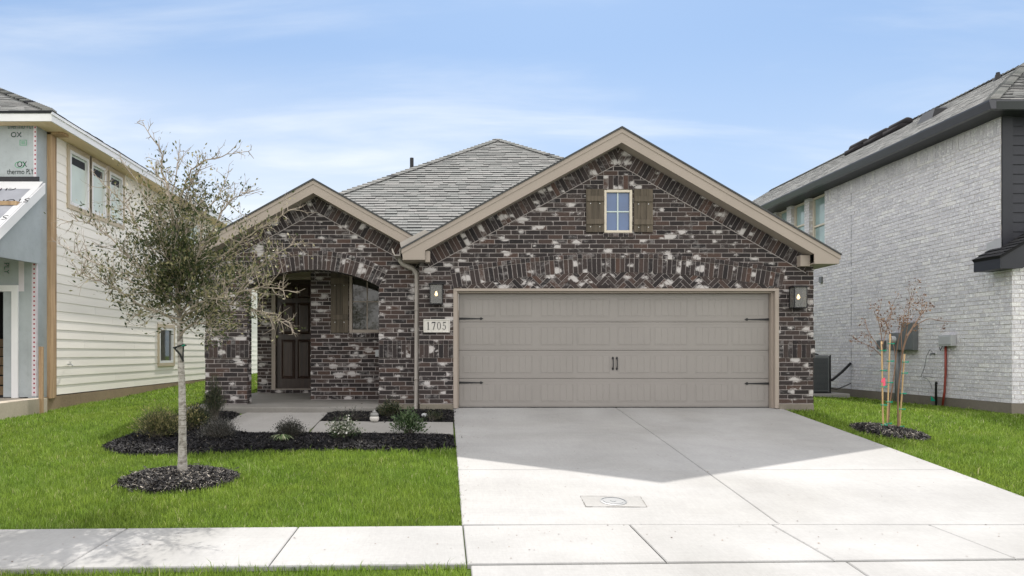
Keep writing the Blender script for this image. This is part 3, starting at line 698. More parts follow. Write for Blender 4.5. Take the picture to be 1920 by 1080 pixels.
# ---- roofs
RF = MB()
def gable_slab(pk, xa, sla, xb, slb, y0, y1, th=.028):
    za = pk[1] - sla * abs(xa - pk[0]); zb = pk[1] - slb * abs(xb - pk[0])
    RF.ext([(xa, za + .002), (pk[0], pk[1] + .002), (xb, zb + .002), (xb, zb + th), (pk[0], pk[1] + th + .006), (xa, za + th)], y0, y1, .1)
gable_slab(PK, fx(751), SLL, fx(1577), SLR, YF - .03, 15.9); gable_slab(EP, -4.62, ESL, -.40, ESR, YEF - .03, 15.6)
RF.build('roof', M['shingle'], H)
AP = (1.4, 18.6, 6.53); sl = .617
zp = lambda y: AP[2] - sl * (AP[1] - y)
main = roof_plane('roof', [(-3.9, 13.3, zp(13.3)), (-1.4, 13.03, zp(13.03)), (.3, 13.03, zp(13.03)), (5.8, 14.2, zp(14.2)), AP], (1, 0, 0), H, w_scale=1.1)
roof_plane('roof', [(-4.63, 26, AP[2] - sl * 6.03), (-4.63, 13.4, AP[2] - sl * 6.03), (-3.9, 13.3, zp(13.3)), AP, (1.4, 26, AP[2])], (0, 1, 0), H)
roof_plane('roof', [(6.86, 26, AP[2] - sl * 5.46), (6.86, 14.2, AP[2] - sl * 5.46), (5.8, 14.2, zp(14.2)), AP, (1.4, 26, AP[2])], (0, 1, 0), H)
hip_caps('ridge_cap', (-3.9, 13.3, zp(13.3)), AP, H, side1=(1, 0, 0), side2=(0, 1, 0))
hip_caps('ridge_cap', (5.8, 14.2, zp(14.2)), AP, H, side1=(-1, 0, 0), side2=(0, 1, 0))
mb = MB(); mb.tube([(-.76, 17, 5.0), (-.76, 17, 5.62)], .045, 10); mb.build('vent_pipe', M['black'], H)
# ridge cap ends on gables
# ---- gutter and downspout
mb = MB(); gxa, gxb = XX(735, 12.6), XX(751.5, 12.6); gz0, gz1 = ZZ(481, 12.6), ZZ(468, 12.6)
mb.ext([(gxa, gz1), (gxa + .01, gz1 - .05), (gxa + .05, gz0), (gxb, gz0), (gxb, gz1), (gxb - .015, gz1), (gxb - .015, gz0 + .015), (gxa + .06, gz0 + .015), (gxa + .02, gz1)], 12.47, 12.98)
mb.build('gutter', M['gutter'], H); mb = MB(); mb.ext([(XX(px_, 12.5), ZZ(py_, 12.5)) for px_, py_ in ((753, 468), (750, 456), (796, 432), (808, 437), (790, 452))], 12.44, 12.60)
mb.build('gutter_cap', M['gutter'], H)
path = [(XX(750, 12.9), 12.9, ZZ(481, 12.9)), (XX(750, 12.9), 12.9, ZZ(488, 12.9)), (XX(755, 12.9), 12.91, ZZ(495, 12.9)), (XX(774, 12.9), 12.93, ZZ(503, 12.9)), (XX(781, 12.9), 12.935, ZZ(511, 12.9)), (XX(782, 12.9), 12.935, ZZ(522, 12.9)), (XX(781, 12.9), 12.935, ZZ(752, 12.9)), (XX(780, 12.9), 12.90, ZZ(764, 12.9)), (XX(780, 12.9), 12.82, ZZ(768, 12.9))]
mb = MB(); mb.tube(path, .045, 8); 
for z in (.5, 1.75): mb.box(path[5][0] - .055, path[5][0] + .055, 12.885, 12.99, z, z + .02)
mb.build('downspout', M['gutter'], H, True)
mb = MB(); mb.bevbox(-.62, -.4, 12.3, 12.75, -.05, -.0, .01)
# ---- garage door
YDR = YG + .16
mb = MB(); tw = XX(857, YG) - dx0
mb.box(dx0, dx0 + tw, YG - .012, YDR + .06, .0, dzt - .045); mb.box(dx1 - tw, dx1, YG - .012, YDR + .06, .0, dzt - .045); mb.box(dx0, dx1, YG - .014, YDR + .06, dzt - .043, dzt)
mb.box(dx0 + tw + .002, dx0 + tw + .03, YG + .07, YDR + .05, 0, dzt - .045); mb.box(dx1 - tw - .03, dx1 - tw - .002, YG + .07, YDR + .05, 0, dzt - .045); mb.box(dx0 + tw + .032, dx1 - tw - .032, YG + .07, YDR + .05, dzt - .075, dzt - .046)
mb.build('door_trim', M['trim'], H)
gx0, gx1 = dx0 + tw + .035, dx1 - tw - .035; gz0_, gz1_ = .008, dzt - .078
door = MB(); sh = (gz1_ - gz0_) / 4
for k in range(4): door.bevbox(gx0, gx1, YDR, YDR + .045, gz0_ + k * sh + .002, gz0_ + (k + 1) * sh - .002, .006, .5)
W = gx1 - gx0; pairw = W / 4; pxw = (69.5 / SG); pw = 61 / SG
for k in range(4):
    for c in range(4):
        for d_ in (0, 1):
            cx = gx0 + W * (c + .5) / 4 + (d_ - .5) * pxw
            x0, x1 = cx - pw / 2, cx + pw / 2; z0 = gz0_ + k * sh + .20 * sh; z1 = gz0_ + (k + 1) * sh - .19 * sh
            # raised surround bead
            for (a, b_, c_, e_) in ((x0 - .011, x1 + .011, z1, z1 + .011), (x0 - .011, x1 + .011, z0 - .011, z0), (x0 - .011, x0, z0, z1), (x1, x1 + .011, z0, z1)):
                door.box(a, b_, YDR - .003, YDR + .001, c_, e_, .5)
            n_ = 5; w = (x1 - x0 - .012) / n_
            for i in range(n_):
                a = x0 + .006 + i * w; fp = lambda u, v, w_: (u, YDR - w_, v)
                door.add([(a + .0025, YDR, z0 + .006), (a + w - .0025, YDR, z0 + .006), (a + w - .0025, YDR, z1 - .006), (a + .0025, YDR, z1 - .006),
                          (a + .008, YDR - .0035, z0 + .012), (a + w - .008, YDR - .0035, z0 + .012), (a + w - .008, YDR - .0035, z1 - .012), (a + .008, YDR - .0035, z1 - .012)],
                         [(4, 5, 6, 7), (0, 1, 5, 4), (1, 2, 6, 5), (2, 3, 7, 6), (3, 0, 4, 7)], .5)
    for zz_ in (gz0_ + k * sh + .035, gz0_ + (k + 1) * sh - .035): door.box(gx0 + .01, gx1 - .01, YDR - .003, YDR + .001, zz_ - .006, zz_ + .006, .5)
gd = door.build('garage_door', M['garage'], H)
mb = MB(); mb.box(gx0, gx1, YDR + .05, YDR + .08, 0, dzt); mb.box(gx0, gx1, YDR - .01, YDR + .04, -.002, .009); mb.build('weather_strip', M['dark'], gd)
def hinge(s, x, z):
    m = MB(); yy = YDR - .012; L = .42
    m.ext([(x, z - .020), (x + s * L * .9, z - .008), (x + s * L * .9, z + .008), (x, z + .020)], yy, yy + .01)
    m.ext([(x + s * L * .86, z), (x + s * L * .93, z - .026), (x + s * L * 1.04, z), (x + s * L * .93, z + .026)], yy - .003, yy + .01)
    for q in (.12, .5): m.ball((x + s * L * q, yy, z), .009)
    m.build('hinge', M['black'], gd)
for py in (597.5, 717.5):
    hinge(1, gx0 + .005, ZZ(py, YDR)); hinge(-1, gx1 - .005, ZZ(py + 1.5, YDR))
for px in (1149, 1156.5):
    m = MB(); x = XX(px, YDR); z0, z1 = ZZ(693, YDR), ZZ(670, YDR)
    m.tube([(x, YDR - .005, z0 + .02), (x, YDR - .035, z0 + .05), (x, YDR - .04, (z0 + z1) / 2), (x, YDR - .035, z1 - .05), (x, YDR - .005, z1 - .02)], .009, 8)
    for zc_ in (z0 + .015, z1 - .015): m.ext([(x, zc_ - .03), (x + .022, zc_), (x, zc_ + .03), (x - .022, zc_)], YDR - .012, YDR - .001)
    m.build('handle', M['black'], gd)
# ---- windows and shutters
def window(parent, x0, x1, z0, z1, Y, frame, glass, nx_, nz_, fw_=.06, deep=.09, mun=None, proud=.008):
    m = MB(); yf = Y - proud
    for (a, b_, c, d_) in ((x0, x0 + fw_, z0, z1), (x1 - fw_, x1, z0, z1), (x0 + fw_, x1 - fw_, z1 - fw_, z1), (x0 + fw_, x1 - fw_, z0, z0 + fw_)): m.bevbox(a, b_, yf, Y + deep, c, d_, .006)
    wo_ = m.build('window', frame, parent)
    m = MB(); m.box(x0 + fw_ * .8, x1 - fw_ * .8, Y + .045, Y + .05, z0 + fw_ * .8, z1 - fw_ * .8); m.build('pane', glass, wo_)
    m = MB(); g = .011
    for i in range(1, nx_): c = x0 + fw_ + (x1 - x0 - 2 * fw_) * i / nx_; m.box(c - g, c + g, Y + .028, Y + .043, z0 + fw_, z1 - fw_)
    for j in range(1, nz_): c = z0 + fw_ + (z1 - z0 - 2 * fw_) * j / nz_; m.box(x0 + fw_, x1 - fw_, Y + .030, Y + .0425, c - g, c + g)
    if m.v: m.build('muntin', mun or frame, wo_)
    return wo_
window(H, gw0 + .005, gw1 - .005, gwz0 + .004, gwz1 - .004, YG, M['cream'], M['glasssky'], 2, 2, .045, mun=M['muntin'])
window(H, pw0, pw1, pwz0, pwz1, YW, M['trim'], M['glassdark'], 2, 2, .065, mun=M['trim'])
def shutter(x0, x1, z0, z1, Y, bat):
    m = MB(); n_ = 3; w = (x1 - x0) / n_
    for i in range(n_): m.bevbox(x0 + i * w + .001, x0 + (i + 1) * w - .001, Y - .028, Y - .004, z0, z1, .003)
    for zb, zt in bat: m.bevbox(x0, x1, Y - .048, Y - .029, zb, zt, .004)
    s = m.build('shutter', M['shutter'], H); m = MB()
    for zb in (bat[0][0] - .045, bat[1][0] - .04):
        for q in (.24, .76): m = MB(); m.ball((x0 + (x1 - x0) * q, Y - .032, zb), .009); m.build('screw', M['white'], s)
zb = [(ZZ(421, YG), ZZ(411.5, YG)), (ZZ(378, YG), ZZ(368, YG))]
shutter(XX(1098.5, YG), XX(1132, YG), ZZ(435.5, YG), ZZ(355, YG), YG, zb)
shutter(XX(1188, YG), XX(1223.5, YG), ZZ(435.5, YG), ZZ(355, YG), YG, [(a - .01, b_ - .005) for a, b_ in zb])
shutter(XX(620.5, YW), pw0 - .01, pwz0, 2.6, YW, [(ZZ(600, YW), ZZ(590, YW)), (ZZ(532, YW), ZZ(521, YW))])
# ---- front door
mb = MB(); mb.box(dL, dL + .09, YD - .05, YD + .1, .13, dT); mb.box(dL + .09, dR, YD - .05, YD + .1, dT - .08, dT); mb.box(dL, dR, YD - .04, YD + .1, .135, .155)
mb.build('door_frame', M['trim'], H)
ddx0, ddx1, ddz0, ddz1 = dL + .093, dL + .093 + .93, .158, dT - .083
mb = MB(); mb.box(ddx0, ddx1, YD + .04, YD + .085, ddz0, ddz1)
hh = ddz1 - ddz0; ww = ddx1 - ddx0
for (a, b_) in ((.13, .47), (.53, .87)):
    for (c, d_) in ((.09, .45), (.50, .79), (.83, .955)):
        x0, x1, z0, z1 = ddx0 + a * ww, ddx0 + b_ * ww, ddz0 + c * hh, ddz0 + d_ * hh
        Yd = YD + .04
        for (p, q) in (((x0, z0), (x1, z1)),):
            e = .03
            V4 = [(x0, Yd - .001, z0), (x1, Yd - .001, z0), (x1, Yd - .001, z1), (x0, Yd - .001, z1), (x0 + e * .5, Yd - .016, z0 + e * .5), (x1 - e * .5, Yd - .016, z0 + e * .5), (x1 - e * .5, Yd - .016, z1 - e * .5), (x0 + e * .5, Yd - .016, z1 - e * .5),
                  (x0 + e, Yd - .004, z0 + e), (x1 - e, Yd - .004, z0 + e), (x1 - e, Yd - .004, z1 - e), (x0 + e, Yd - .004, z1 - e), (x0 + 2.2 * e, Yd - .018, z0 + 2.2 * e), (x1 - 2.2 * e, Yd - .018, z0 + 2.2 * e), (x1 - 2.2 * e, Yd - .018, z1 - 2.2 * e), (x0 + 2.2 * e, Yd - .018, z1 - 2.2 * e)]
            mb.add(V4, [(i + 4 * k, (i + 1) % 4 + 4 * k, (i + 1) % 4 + 4 * k + 4, i + 4 * k + 4) for k in range(3) for i in range(4)] + [(12, 13, 14, 15)])
mb.build('front_door', M['door'], H)
mb = MB(); mb.bevbox(XX(704, YW), XX(712, YW), YW - .05, YW - .003, ZZ(669, YW), ZZ(656, YW), .008); mb.build('outlet_cover', M['greyl'], H)
# house walk
wk = lambda x, y: -0.097 * (12.69 - y) + .012
def pt(px, py, off=.012):                    # photo pixel to the point of the sloping front yard
    Y = (EYE + .097 * 12.69 - off) / ((py - CY) / F + .097); return (XX(px, Y), Y)
w1 = [pt(*p) for p in ((467, 772), (616, 772), (576, 811), (470, 812), (441, 808), (425, 797), (432, 785))]
w2 = [pt(*p) for p in ((600, 789.5), (849.3, 791.5), (850.3, 814), (580, 812))]
mb = MB()
for w_ in (w1, w2):
    n_ = len(w_); mb.add([(x, y, wk(x, y)) for x, y in w_] + [(x, y, wk(x, y) - .1) for x, y in w_], [tuple(range(n_))] + [(i, i + n_, (i + 1) % n_ + n_, (i + 1) % n_) for i in range(n_)])
hw = mb.build('front_walk', M['conc2']); tag(hw, kind='structure')

# ---- lanterns
def lantern(x, zb, zt, label):
    t = thing('wall_lantern', label, 'lantern', (x, YG, zb), 'black lanterns beside the garage door')
    w, d = .115, .18; y0 = YG - .03 - d; y1 = YG - .03
    m = MB(); m.box(x - .06, x + .06, YG - .03, YG - .016, zb + .04, zt - .03); m.box(x - w, x + w, y1, y1 + .012, zb, zt - .02)
    for a in (-w, w - .014):
        for b_ in (y0, y1 - .014): m.box(x + a, x + a + .014, b_, b_ + .014, zb + .012, zt - .03)
    m.box(x - w - .004, x + w + .004, y0 - .004, y1, zb, zb + .014)
    m.bevbox(x - w - .02, x + w + .02, y0 - .02, y1 + .012, zt - .034, zt - .012, .006); m.bevbox(x - w, x + w, y0, y1, zt - .012, zt, .004)
    m.tube([(x, (y0 + y1) / 2, zt - .03), (x, (y0 + y1) / 2, zt - .11)], .018, 8)
    m.build('frame', M['black'], t)
    m = MB(); m.box(x - w + .016, x + w - .016, y0 + .003, y0 + .006, zb + .016, zt - .036)
    m.box(x - w + .003, x - w + .006, y0 + .016, y1 - .016, zb + .016, zt - .036); m.box(x + w - .006, x + w - .003, y0 + .016, y1 - .016, zb + .016, zt - .036); m.build('glass', M['lglass'], t)
    m = MB(); zc_ = (zb + zt) / 2 - .005; m.lathe((x, (y0 + y1) / 2, zc_), [(.004, -.036), (.019, -.027), (.027, -.007), (.022, .015), (.012, .036), (.010, .05)], 12); m.build('bulb', M['bulb'], t, True)
lantern(XX(818, YG - .1), ZZ(571, YG - .1), ZZ(531, YG - .1), 'lit black lantern above the house number plaque')
lantern(XX(1496, YG - .1), ZZ(578, YG - .1), ZZ(536, YG - .1), 'lit black lantern on the plain brick pier nearest the whitewashed house')
# ---- address plaque with serif digits
x0, x1, z0, z1 = XX(794, YG), XX(843.5, YG), ZZ(623.5, YG), ZZ(598.5, YG)
t = thing('address_plaque', 'pale stone house number plaque reading 1705 on the brick', 'plaque', ((x0 + x1) / 2, YG, z0))
m = MB(); m.box(x0 + .012, x1 - .012, YG - .026, YG - .012, z0 + .012, z1 - .012); b_ = .02
for q in ((x0, x1, z0, z0 + b_), (x0, x1, z1 - b_, z1), (x0, x0 + b_, z0 + b_, z1 - b_), (x1 - b_, x1, z0 + b_, z1 - b_)): m.bevbox(q[0], q[1], YG - .036, YG - .012, q[2], q[3], .004)
m.build('panel', M['plaque'], t)
def ring(cx, cz, rx, rz, tx, tz, a0, a1, n_=20):
    o = [(cx + rx * math.cos(a0 + (a1 - a0) * i / n_), cz + rz * math.sin(a0 + (a1 - a0) * i / n_)) for i in range(n_ + 1)]
    q = [(cx + (rx - tx) * math.cos(a0 + (a1 - a0) * i / n_), cz + (rz - tz) * math.sin(a0 + (a1 - a0) * i / n_)) for i in range(n_ + 1)]
    return [[o[i], o[i + 1], q[i + 1], q[i]] for i in range(n_)]
DG = {'1': [[(.40, .04), (.56, .04), (.56, .98), (.50, 1.0), (.40, .92)], rect(.24, .72, 0, .04), [(.22, .84), (.40, .88), (.40, .95), (.22, .87)]],
      '7': [[(.10, .86), (.84, .86), (.84, 1.0), (.14, 1.0)], [(.70, .86), (.84, .88), (.46, 0), (.32, 0)], [(.10, .86), (.14, .86), (.12, .72), (.08, .72)]],
      '0': ring(.47, .5, .38, .51, .14, .045, 0, 2 * math.pi, 28),
      '5': [[(.22, .88), (.74, .88), (.80, 1.0), (.22, 1.0)], [(.20, .50), (.26, .48), (.28, .92), (.22, 1.0)]] + ring(.42, .31, .36, .32, .13, .05, -2.5, 2.2, 20) + [rect(.08, .2, .07, .18)]}
m = MB(); dh = (z1 - z0) * .58; dw = dh * .62; sx = (x0 + x1) / 2 - dw * 2.22
for i, ch in enumerate('1705'):
    for p in DG[ch]: m.ext([(sx + i * dw * 1.12 + u * dw, z0 + (z1 - z0) * .21 + v_ * dh) for u, v_ in p], YG - .031, YG - .027)
m.build('number', M['ink'], t)

# ================================================================== LEFT HOUSE (under construction)
LX, LYF = -7.4, 12.98
LH = thing('unfinished_house', 'two-storey house under construction, cream lap siding, grey sheathing and bare lumber at its corner', 'house', (-9, 13, 0))
LB = ZZ(740.5, 13.58); zt_ = 5.15; LEND = 31.0; LSY = 13.58
siding = MB(); pitch = .178; k = 0; z = LB
wins = [(14.10, 14.86, 3.92, 5.00), (14.98, 15.62, 3.92, 5.00), (15.78, 16.42, 3.92, 5.00), (18.55, 19.5, .72, 1.65), (20.2, 21.6, 3.7, 4.8)]
body = MB()
fl = lambda u, v, w: (LX + w, u, v)
holes = [rect(a, b_, c, d_) for a, b_, c, d_ in wins]
wall_body(body, rect(LSY, LEND, LB, zt_), holes, fl, -.002, -.15)
body.build('wall', M['sheath'], LH)
while z < zt_:
    y = LSY + .004 - random.random() * 1.5
    while y < LEND:
        w = random.choice((3.6, 3.6, 2.4)); q0 = clip(rect(y + .002, y + w - .002, z, z + pitch + .012), rect(LSY + .002, LEND, LB - .02, zt_))
        if ok(q0):
            for q in cut([q0], holes):
                n_ = len(q); tp = [fl(a, b_, .012 - .0095 * (b_ - z) / pitch) for a, b_ in q]; bt = [fl(a, b_, -.001) for a, b_ in q]
                siding.add(tp + bt, [tuple(range(n_))] + [(i, i + n_, (i + 1) % n_ + n_, (i + 1) % n_) for i in range(n_)])
        y += w
    z += pitch
siding.build('siding', M['siding'], LH)
def side_window(parent, X, s, y0, y1, z0, z1, frame, glass, fw_=.07, deep=.05, rail=False, film=False):
    m = MB(); xa, xb = sorted((X + s * .03, X - s * deep))
    for (a, b_, c, d_) in ((y0, y0 + fw_, z0, z1), (y1 - fw_, y1, z0, z1), (y0 + fw_, y1 - fw_, z1 - fw_, z1), (y0 + fw_, y1 - fw_, z0, z0 + fw_)): m.box(xa, xb, a, b_, c, d_)
    if rail: m.box(xa + .01, xb - .01, y0 + fw_, y1 - fw_, (z0 + z1) / 2 - .025, (z0 + z1) / 2 + .025)
    wo_ = m.build('window', frame, parent); m = MB(); xx = X - s * deep * .5
    m.box(xx - .004, xx + .004, y0 + fw_ * .9, y1 - fw_ * .9, z0 + fw_ * .9, z1 - fw_ * .9); m.build('pane', glass, wo_)
    if film:
        m = MB(); xx += s * .006; m.box(xx, xx + s * .003, y0 + fw_ + .03, y1 - fw_ - .03, z1 - fw_ - .19, z1 - fw_ - .04); m.build('sticker', M['ink'], wo_)
    m = MB(); xa, xb = sorted((X + s * .004, X + s * .034)); e = .09
    for (a, b_, c, d_) in ((y0 - e, y0 - .001, z0 - e, z1 + e), (y1 + .001, y1 + e, z0 - e, z1 + e), (y0, y1, z1 + .001, z1 + e), (y0, y1, z0 - e, z0 - .001)): m.box(xa, xb, a, b_, c, d_)
    if parent is LH: m.build('casing', M['casing'], wo_)
for i, (a, b_, c, d_) in enumerate(wins): side_window(LH, LX, 1, a + .0, b_, c, d_, M['white'], M['glassdark'] if i == 3 else M['glasspale'], film=i < 3, fw_=.06)
# corner: bare sheathing strip and wood posts
m = MB(); m.box(LX - .15, LX, LYF, LSY - .004, LB - .02, 5.16); m.box(-15, LX - .152, LYF, LYF + .12, 2.2, 5.16); m.box(-8.0, LX - .152, LYF, LYF + .12, .18, 2.198); m.box(-15, -8.0 - 1.1, LYF, LYF + .12, .18, 2.198)
m.build('sheathing', M['sheath'], LH)
m = MB(); m.box(LX + .001, LX + .045, YX(97, LX), LSY, LB - .05, 5.12, .2); m.box(LX + .001, LX + .075, YX(88, LX), YX(95.5, LX), LB - .05, 5.10, .7); m.box(LX, LX + .3, YX(88, LX), YX(88, LX) + .2, 5.06, 5.13, .5)
m.build('corner_post', M['lumber'], LH)
# tapes
m = MB(); dts = MB()
m.box(LX - .05, LX + .004, LYF - .004, LYF + .0, 3.9, 5.15); m.box(LX - .002, LX + .004, LYF, LYF + .05, .2, 3.3); m.box(LX - .08, LX + .003, LYF - .006, LYF - .002, .2, 2.9)
m.box(LX - .32, LX - .22, LYF - .004, LYF - .001, 2.1, 2.75)
for i in range(60):
    z = .25 + i * .083
    if z < 2.85: dts.box(LX - .05, LX - .02, LYF - .009, LYF - .0065, z, z + .028)
    elif z > 3.9: dts.box(LX - .03, LX - .005, LYF - .007, LYF - .0045, z, z + .028)
m.build('seam_tape', M['tape'], LH); dts.build('tape_print', M['redink'], LH)
def text(s, size, origin, ux, uz, mat, parent, name='lettering', ext_=.002):
    cu = bpy.data.curves.new('t', 'FONT'); cu.body = s; cu.size = size; cu.extrude = 0.0005
    o = bpy.data.objects.new('t', cu); COL.objects.link(o); dg = bpy.context.evaluated_depsgraph_get()
    me = bpy.data.meshes.new_from_object(o.evaluated_get(dg)); bpy.data.objects.remove(o)
    ux, uz, og = Vector(ux), Vector(uz), Vector(origin) - wloc(parent)
    for v in me.vertices: x, y = v.co.x, v.co.y; v.co = og + ux * x + uz * y
    me.materials.clear(); me.materials.append(mat); q = bpy.data.objects.new(name, me); COL.objects.link(q); q.parent = parent; return q
yt = LYF - .003
def lt(s, size, px, py, sx=.78): text(s, size, at(px, py, yt), (sx, 0, 0), (0, 0, 1), M['greenink'], LH)
lt('thermo', .135, 14, 241); lt('PLY', .14, 50, 241, .6); lt('thermo', .135, 13, 326.5); lt('PLY', .14, 49, 326.5, .6); lt('OX', .13, 20, 257, 1); lt("'", .11, 38, 257); lt('OX', .15, 32, 313)
m = MB()
for q in ring((37 - CX) / F * yt, ZZ(309, yt), .09, .06, .008, .008, 0, 6.28, 20): m.ext(q, yt - .001, yt)
for a in (0, 1, 2): m.box(XX(40, yt), XX(47, yt), yt - .001, yt, ZZ(266 + a * 2, yt), ZZ(265.3 + a * 2, yt))
for a in ((37, 50, 263, 262.4), (37, 50, 272.6, 272), (37, 37.8, 272, 262.4), (49.4, 50, 272, 262.4)): m.box(XX(a[0], yt), XX(a[1], yt), yt - .001, yt, ZZ(a[2], yt), ZZ(a[3], yt))
m.build('printed_mark', M['greenink'], LH)
text('PLY', .13, at(8, 492, yt), (0, 0, -1), (1, 0, 0), M['greenink'], LH)
# foundation, porch slab
m = MB(); m.box(LX - .16, LX + .02, LYF, LEND, -.4, LB - .022); m.build('foundation', M['foundL'], LH)
m = MB(); m.box(-15, -7.2, 10.3, LYF - .002, -.3, .165); m.build('porch_slab', M['slabL'], LH)
# door frame + dark interior
m = MB(); fx0, fx1 = XX(23, LYF), XX(35, LYF); zt2 = ZZ(535, LYF)
m.box(fx0, fx1, LYF - .03, LYF + .14, .165, zt2); m.box(-9.2, fx0 - .001, LYF - .03, LYF + .14, zt2 - .11, zt2); m.build('door_frame', M['white'], LH)
m = MB(); m.box(-11, -7.56, 15.5, 15.6, .1, 2.6); m.box(-7.7, -7.66, 13.15, 15.5, .1, 2.6); m.box(-11, -7.7, 13.2, 15.5, 2.5, 2.55); m.box(-11, -7.7, 13.0, 15.5, .1, .16); m.build('interior_wall', M['dark'], LH)
m = MB()
for i in range(6): m.box(-10, -7.75, 14.0 + i * .25, 14.03 + i * .25, .16 + i * .19, .33 + i * .19)
m.build('stairs', M['lumber'], LH)
# eave
FX0, FY0 = -6.97, 12.70; fzt, fzb = ZZ(209.5, FY0), ZZ(227, FY0)
m = MB(); m.box(FX0 - .025, FX0, FY0, LEND + .3, fzb, fzt); m.box(-16, FX0 - .027, FY0, FY0 + .025, fzb, fzt); m.box(FX0, FX0 + .02, FY0 - .02, LEND + .3, fzt - .05, fzt); m.build('fascia', M['white'], LH)
m = MB(); m.box(-16, LX, FY0 + .026, LYF - .002, fzb + .004, fzb + .02); m.box(LX + .0, FX0 - .026, FY0 + .026, LEND + .3, fzb + .005, fzb + .021); m.build('soffit', M['rawsoffit'], LH)
s5 = .52; c0 = (FX0 + .02, FY0 - .03, fzt + .004)
t_ = 5.5
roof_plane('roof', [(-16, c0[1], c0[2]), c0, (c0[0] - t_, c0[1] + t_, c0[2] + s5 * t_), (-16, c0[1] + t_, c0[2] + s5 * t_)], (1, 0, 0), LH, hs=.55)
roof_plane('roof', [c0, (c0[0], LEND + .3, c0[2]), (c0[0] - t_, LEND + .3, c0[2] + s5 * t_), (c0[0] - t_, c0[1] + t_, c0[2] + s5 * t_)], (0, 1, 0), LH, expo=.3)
hip_caps('ridge_cap', c0, (c0[0] - t_, c0[1] + t_, c0[2] + s5 * t_), LH, side1=(-1, 0, 0), side2=(0, 1, 0))
m = MB(); yp = 19.5; m.tube([(XX(295, yp) - .0, yp, 5.3), (XX(295, yp), yp, ZZ(303, yp))], .05, 8); m.build('vent_pipe', M['greyl'], LH)
# little porch roof
ry0, ry1 = 10.9, LYF - .01; ztop = ZZ(343, ry1); rsl = .79; zr = lambda y: ztop - rsl * (ry1 - y); RX = -7.26
m = MB(); m.add([(-15, ry0, zr(ry0)), (RX, ry0, zr(ry0)), (RX, ry1, ztop), (-15, ry1, ztop), (-15, ry0, zr(ry0) - .03), (RX, ry0, zr(ry0) - .03), (RX, ry1, ztop - .03), (-15, ry1, ztop - .03)],
                [(0, 1, 2, 3), (4, 5, 6, 7), (0, 1, 5, 4), (1, 2, 6, 5), (2, 3, 7, 6), (3, 0, 4, 7)]); pr = m.build('porch_roof', M['underlay'], LH)
m = MB(); e = Vector((0, 1, rsl)).normalized()
m.add([(RX, ry0, zr(ry0) - .19), (RX + .03, ry0, zr(ry0) - .19), (RX + .03, ry0, zr(ry0) + .0), (RX, ry0, zr(ry0)), (RX, ry1, ztop - .19), (RX + .03, ry1, ztop - .19), (RX + .03, ry1, ztop), (RX, ry1, ztop)], [(0, 1, 2, 3), (4, 5, 6, 7), (1, 5, 6, 2), (0, 4, 5, 1), (3, 2, 6, 7), (0, 3, 7, 4)])
m.build('rake_board', M['white'], LH)
m = MB(); m.add([(RX - .06, ry1, ztop - .2), (RX - .06, 11.6, zr(11.6) - .2), (RX - .06, 11.6, ZZ(483, 11.83)), (RX - .06, ry1, ZZ(495, ry1))], [(0, 1, 2, 3)]); m.add([(RX - .10, ry1, ztop - .2), (RX - .10, 11.6, zr(11.6) - .2), (RX - .10, 11.6, ZZ(483, 11.83)), (RX - .10, ry1, ZZ(495, ry1))], [(0, 1, 2, 3)]); m.build('gable_infill', M['sheath'], LH)
m = MB(); m.box(-15, LX + .06, LYF - .03, LYF - .004, ztop + .0, ztop + .11); m.build('flashing', M['ink'], LH)
m = MB(); m.add([(-15, ry1 - .2, zr(ry1 - .2) + .004), (RX, ry1 - .2, zr(ry1 - .2) + .004), (RX, ry1 - .02, ztop + .02), (-15, ry1 - .02, ztop + .02)], [(0, 1, 2, 3)]); m.add([(RX - .12, ry0, zr(ry0) + .006), (RX, ry0, zr(ry0) + .006), (RX, ry1 - .2, zr(ry1 - .2) + .006), (RX - .12, ry1 - .2, zr(ry1 - .2) + .006)], [(0, 1, 2, 3)]); m.build('flashing', M['white'], LH)
def rt(s, size, px, py, flip=True):
    dy = 12.4; nn = Vector((0, -rsl, 1)).normalized()
    for _ in range(30):
        zz_ = zr(dy) + .006; Y2 = (zz_ - EYE) * F / (CY - py); dy = dy + (Y2 - dy) * .5
        if abs(Y2 - dy) < 1e-4: break
    # solve directly: zr(Y) = EYE + (CY-py)/F*Y
    Y = (EYE - ztop + rsl * ry1) / (rsl - (CY - py) / F); p = Vector((XX(px, Y), Y, zr(Y))) + nn * .006
    text(s, size, p, (-.98, -.15 * e.y, -.15 * e.z), tuple(-e * .98 + Vector((.15, 0, 0))), M['ink'], LH)
rt('STORM', .22, 58, 372); rt('GUARD', .2, 34, 350); rt('STORMGUARD', .22, 18, 404)
m = MB(); Y = 12.25; m.box(-9, XX(31, Y), Y, Y + .09, zr(Y) + .02, zr(Y) + .09); m.build('cleat', M['lumber'], LH)
# spigot on the siding, stake at the corner
Y = YX(125, LX); t = thing('outdoor_faucet', 'small brass faucet sticking out of the cream siding', 'faucet', (LX, Y, ZZ(683, Y)))
m = MB(); m.tube([(LX + .02, Y, ZZ(683, Y)), (LX + .10, Y, ZZ(683, Y)), (LX + .12, Y, ZZ(686, Y))], .014, 8); m.lathe((LX + .07, Y, ZZ(682, Y)), [(.006, 0), (.006, .03), (.03, .032), (.03, .04)], 10); m.build('valve', M['greyl'], t)
Y = 12.9; xk = XX(86, Y); st = thing('lumber_stake', 'upright bare lumber stake in front of the unfinished house corner', 'stake', (xk, Y - .15, -.1))
m = MB(); m.box(xk - .035, xk + .035, Y - .17, Y - .13, -.2, ZZ(650, Y)); m.build('board', M['lumber'], st)

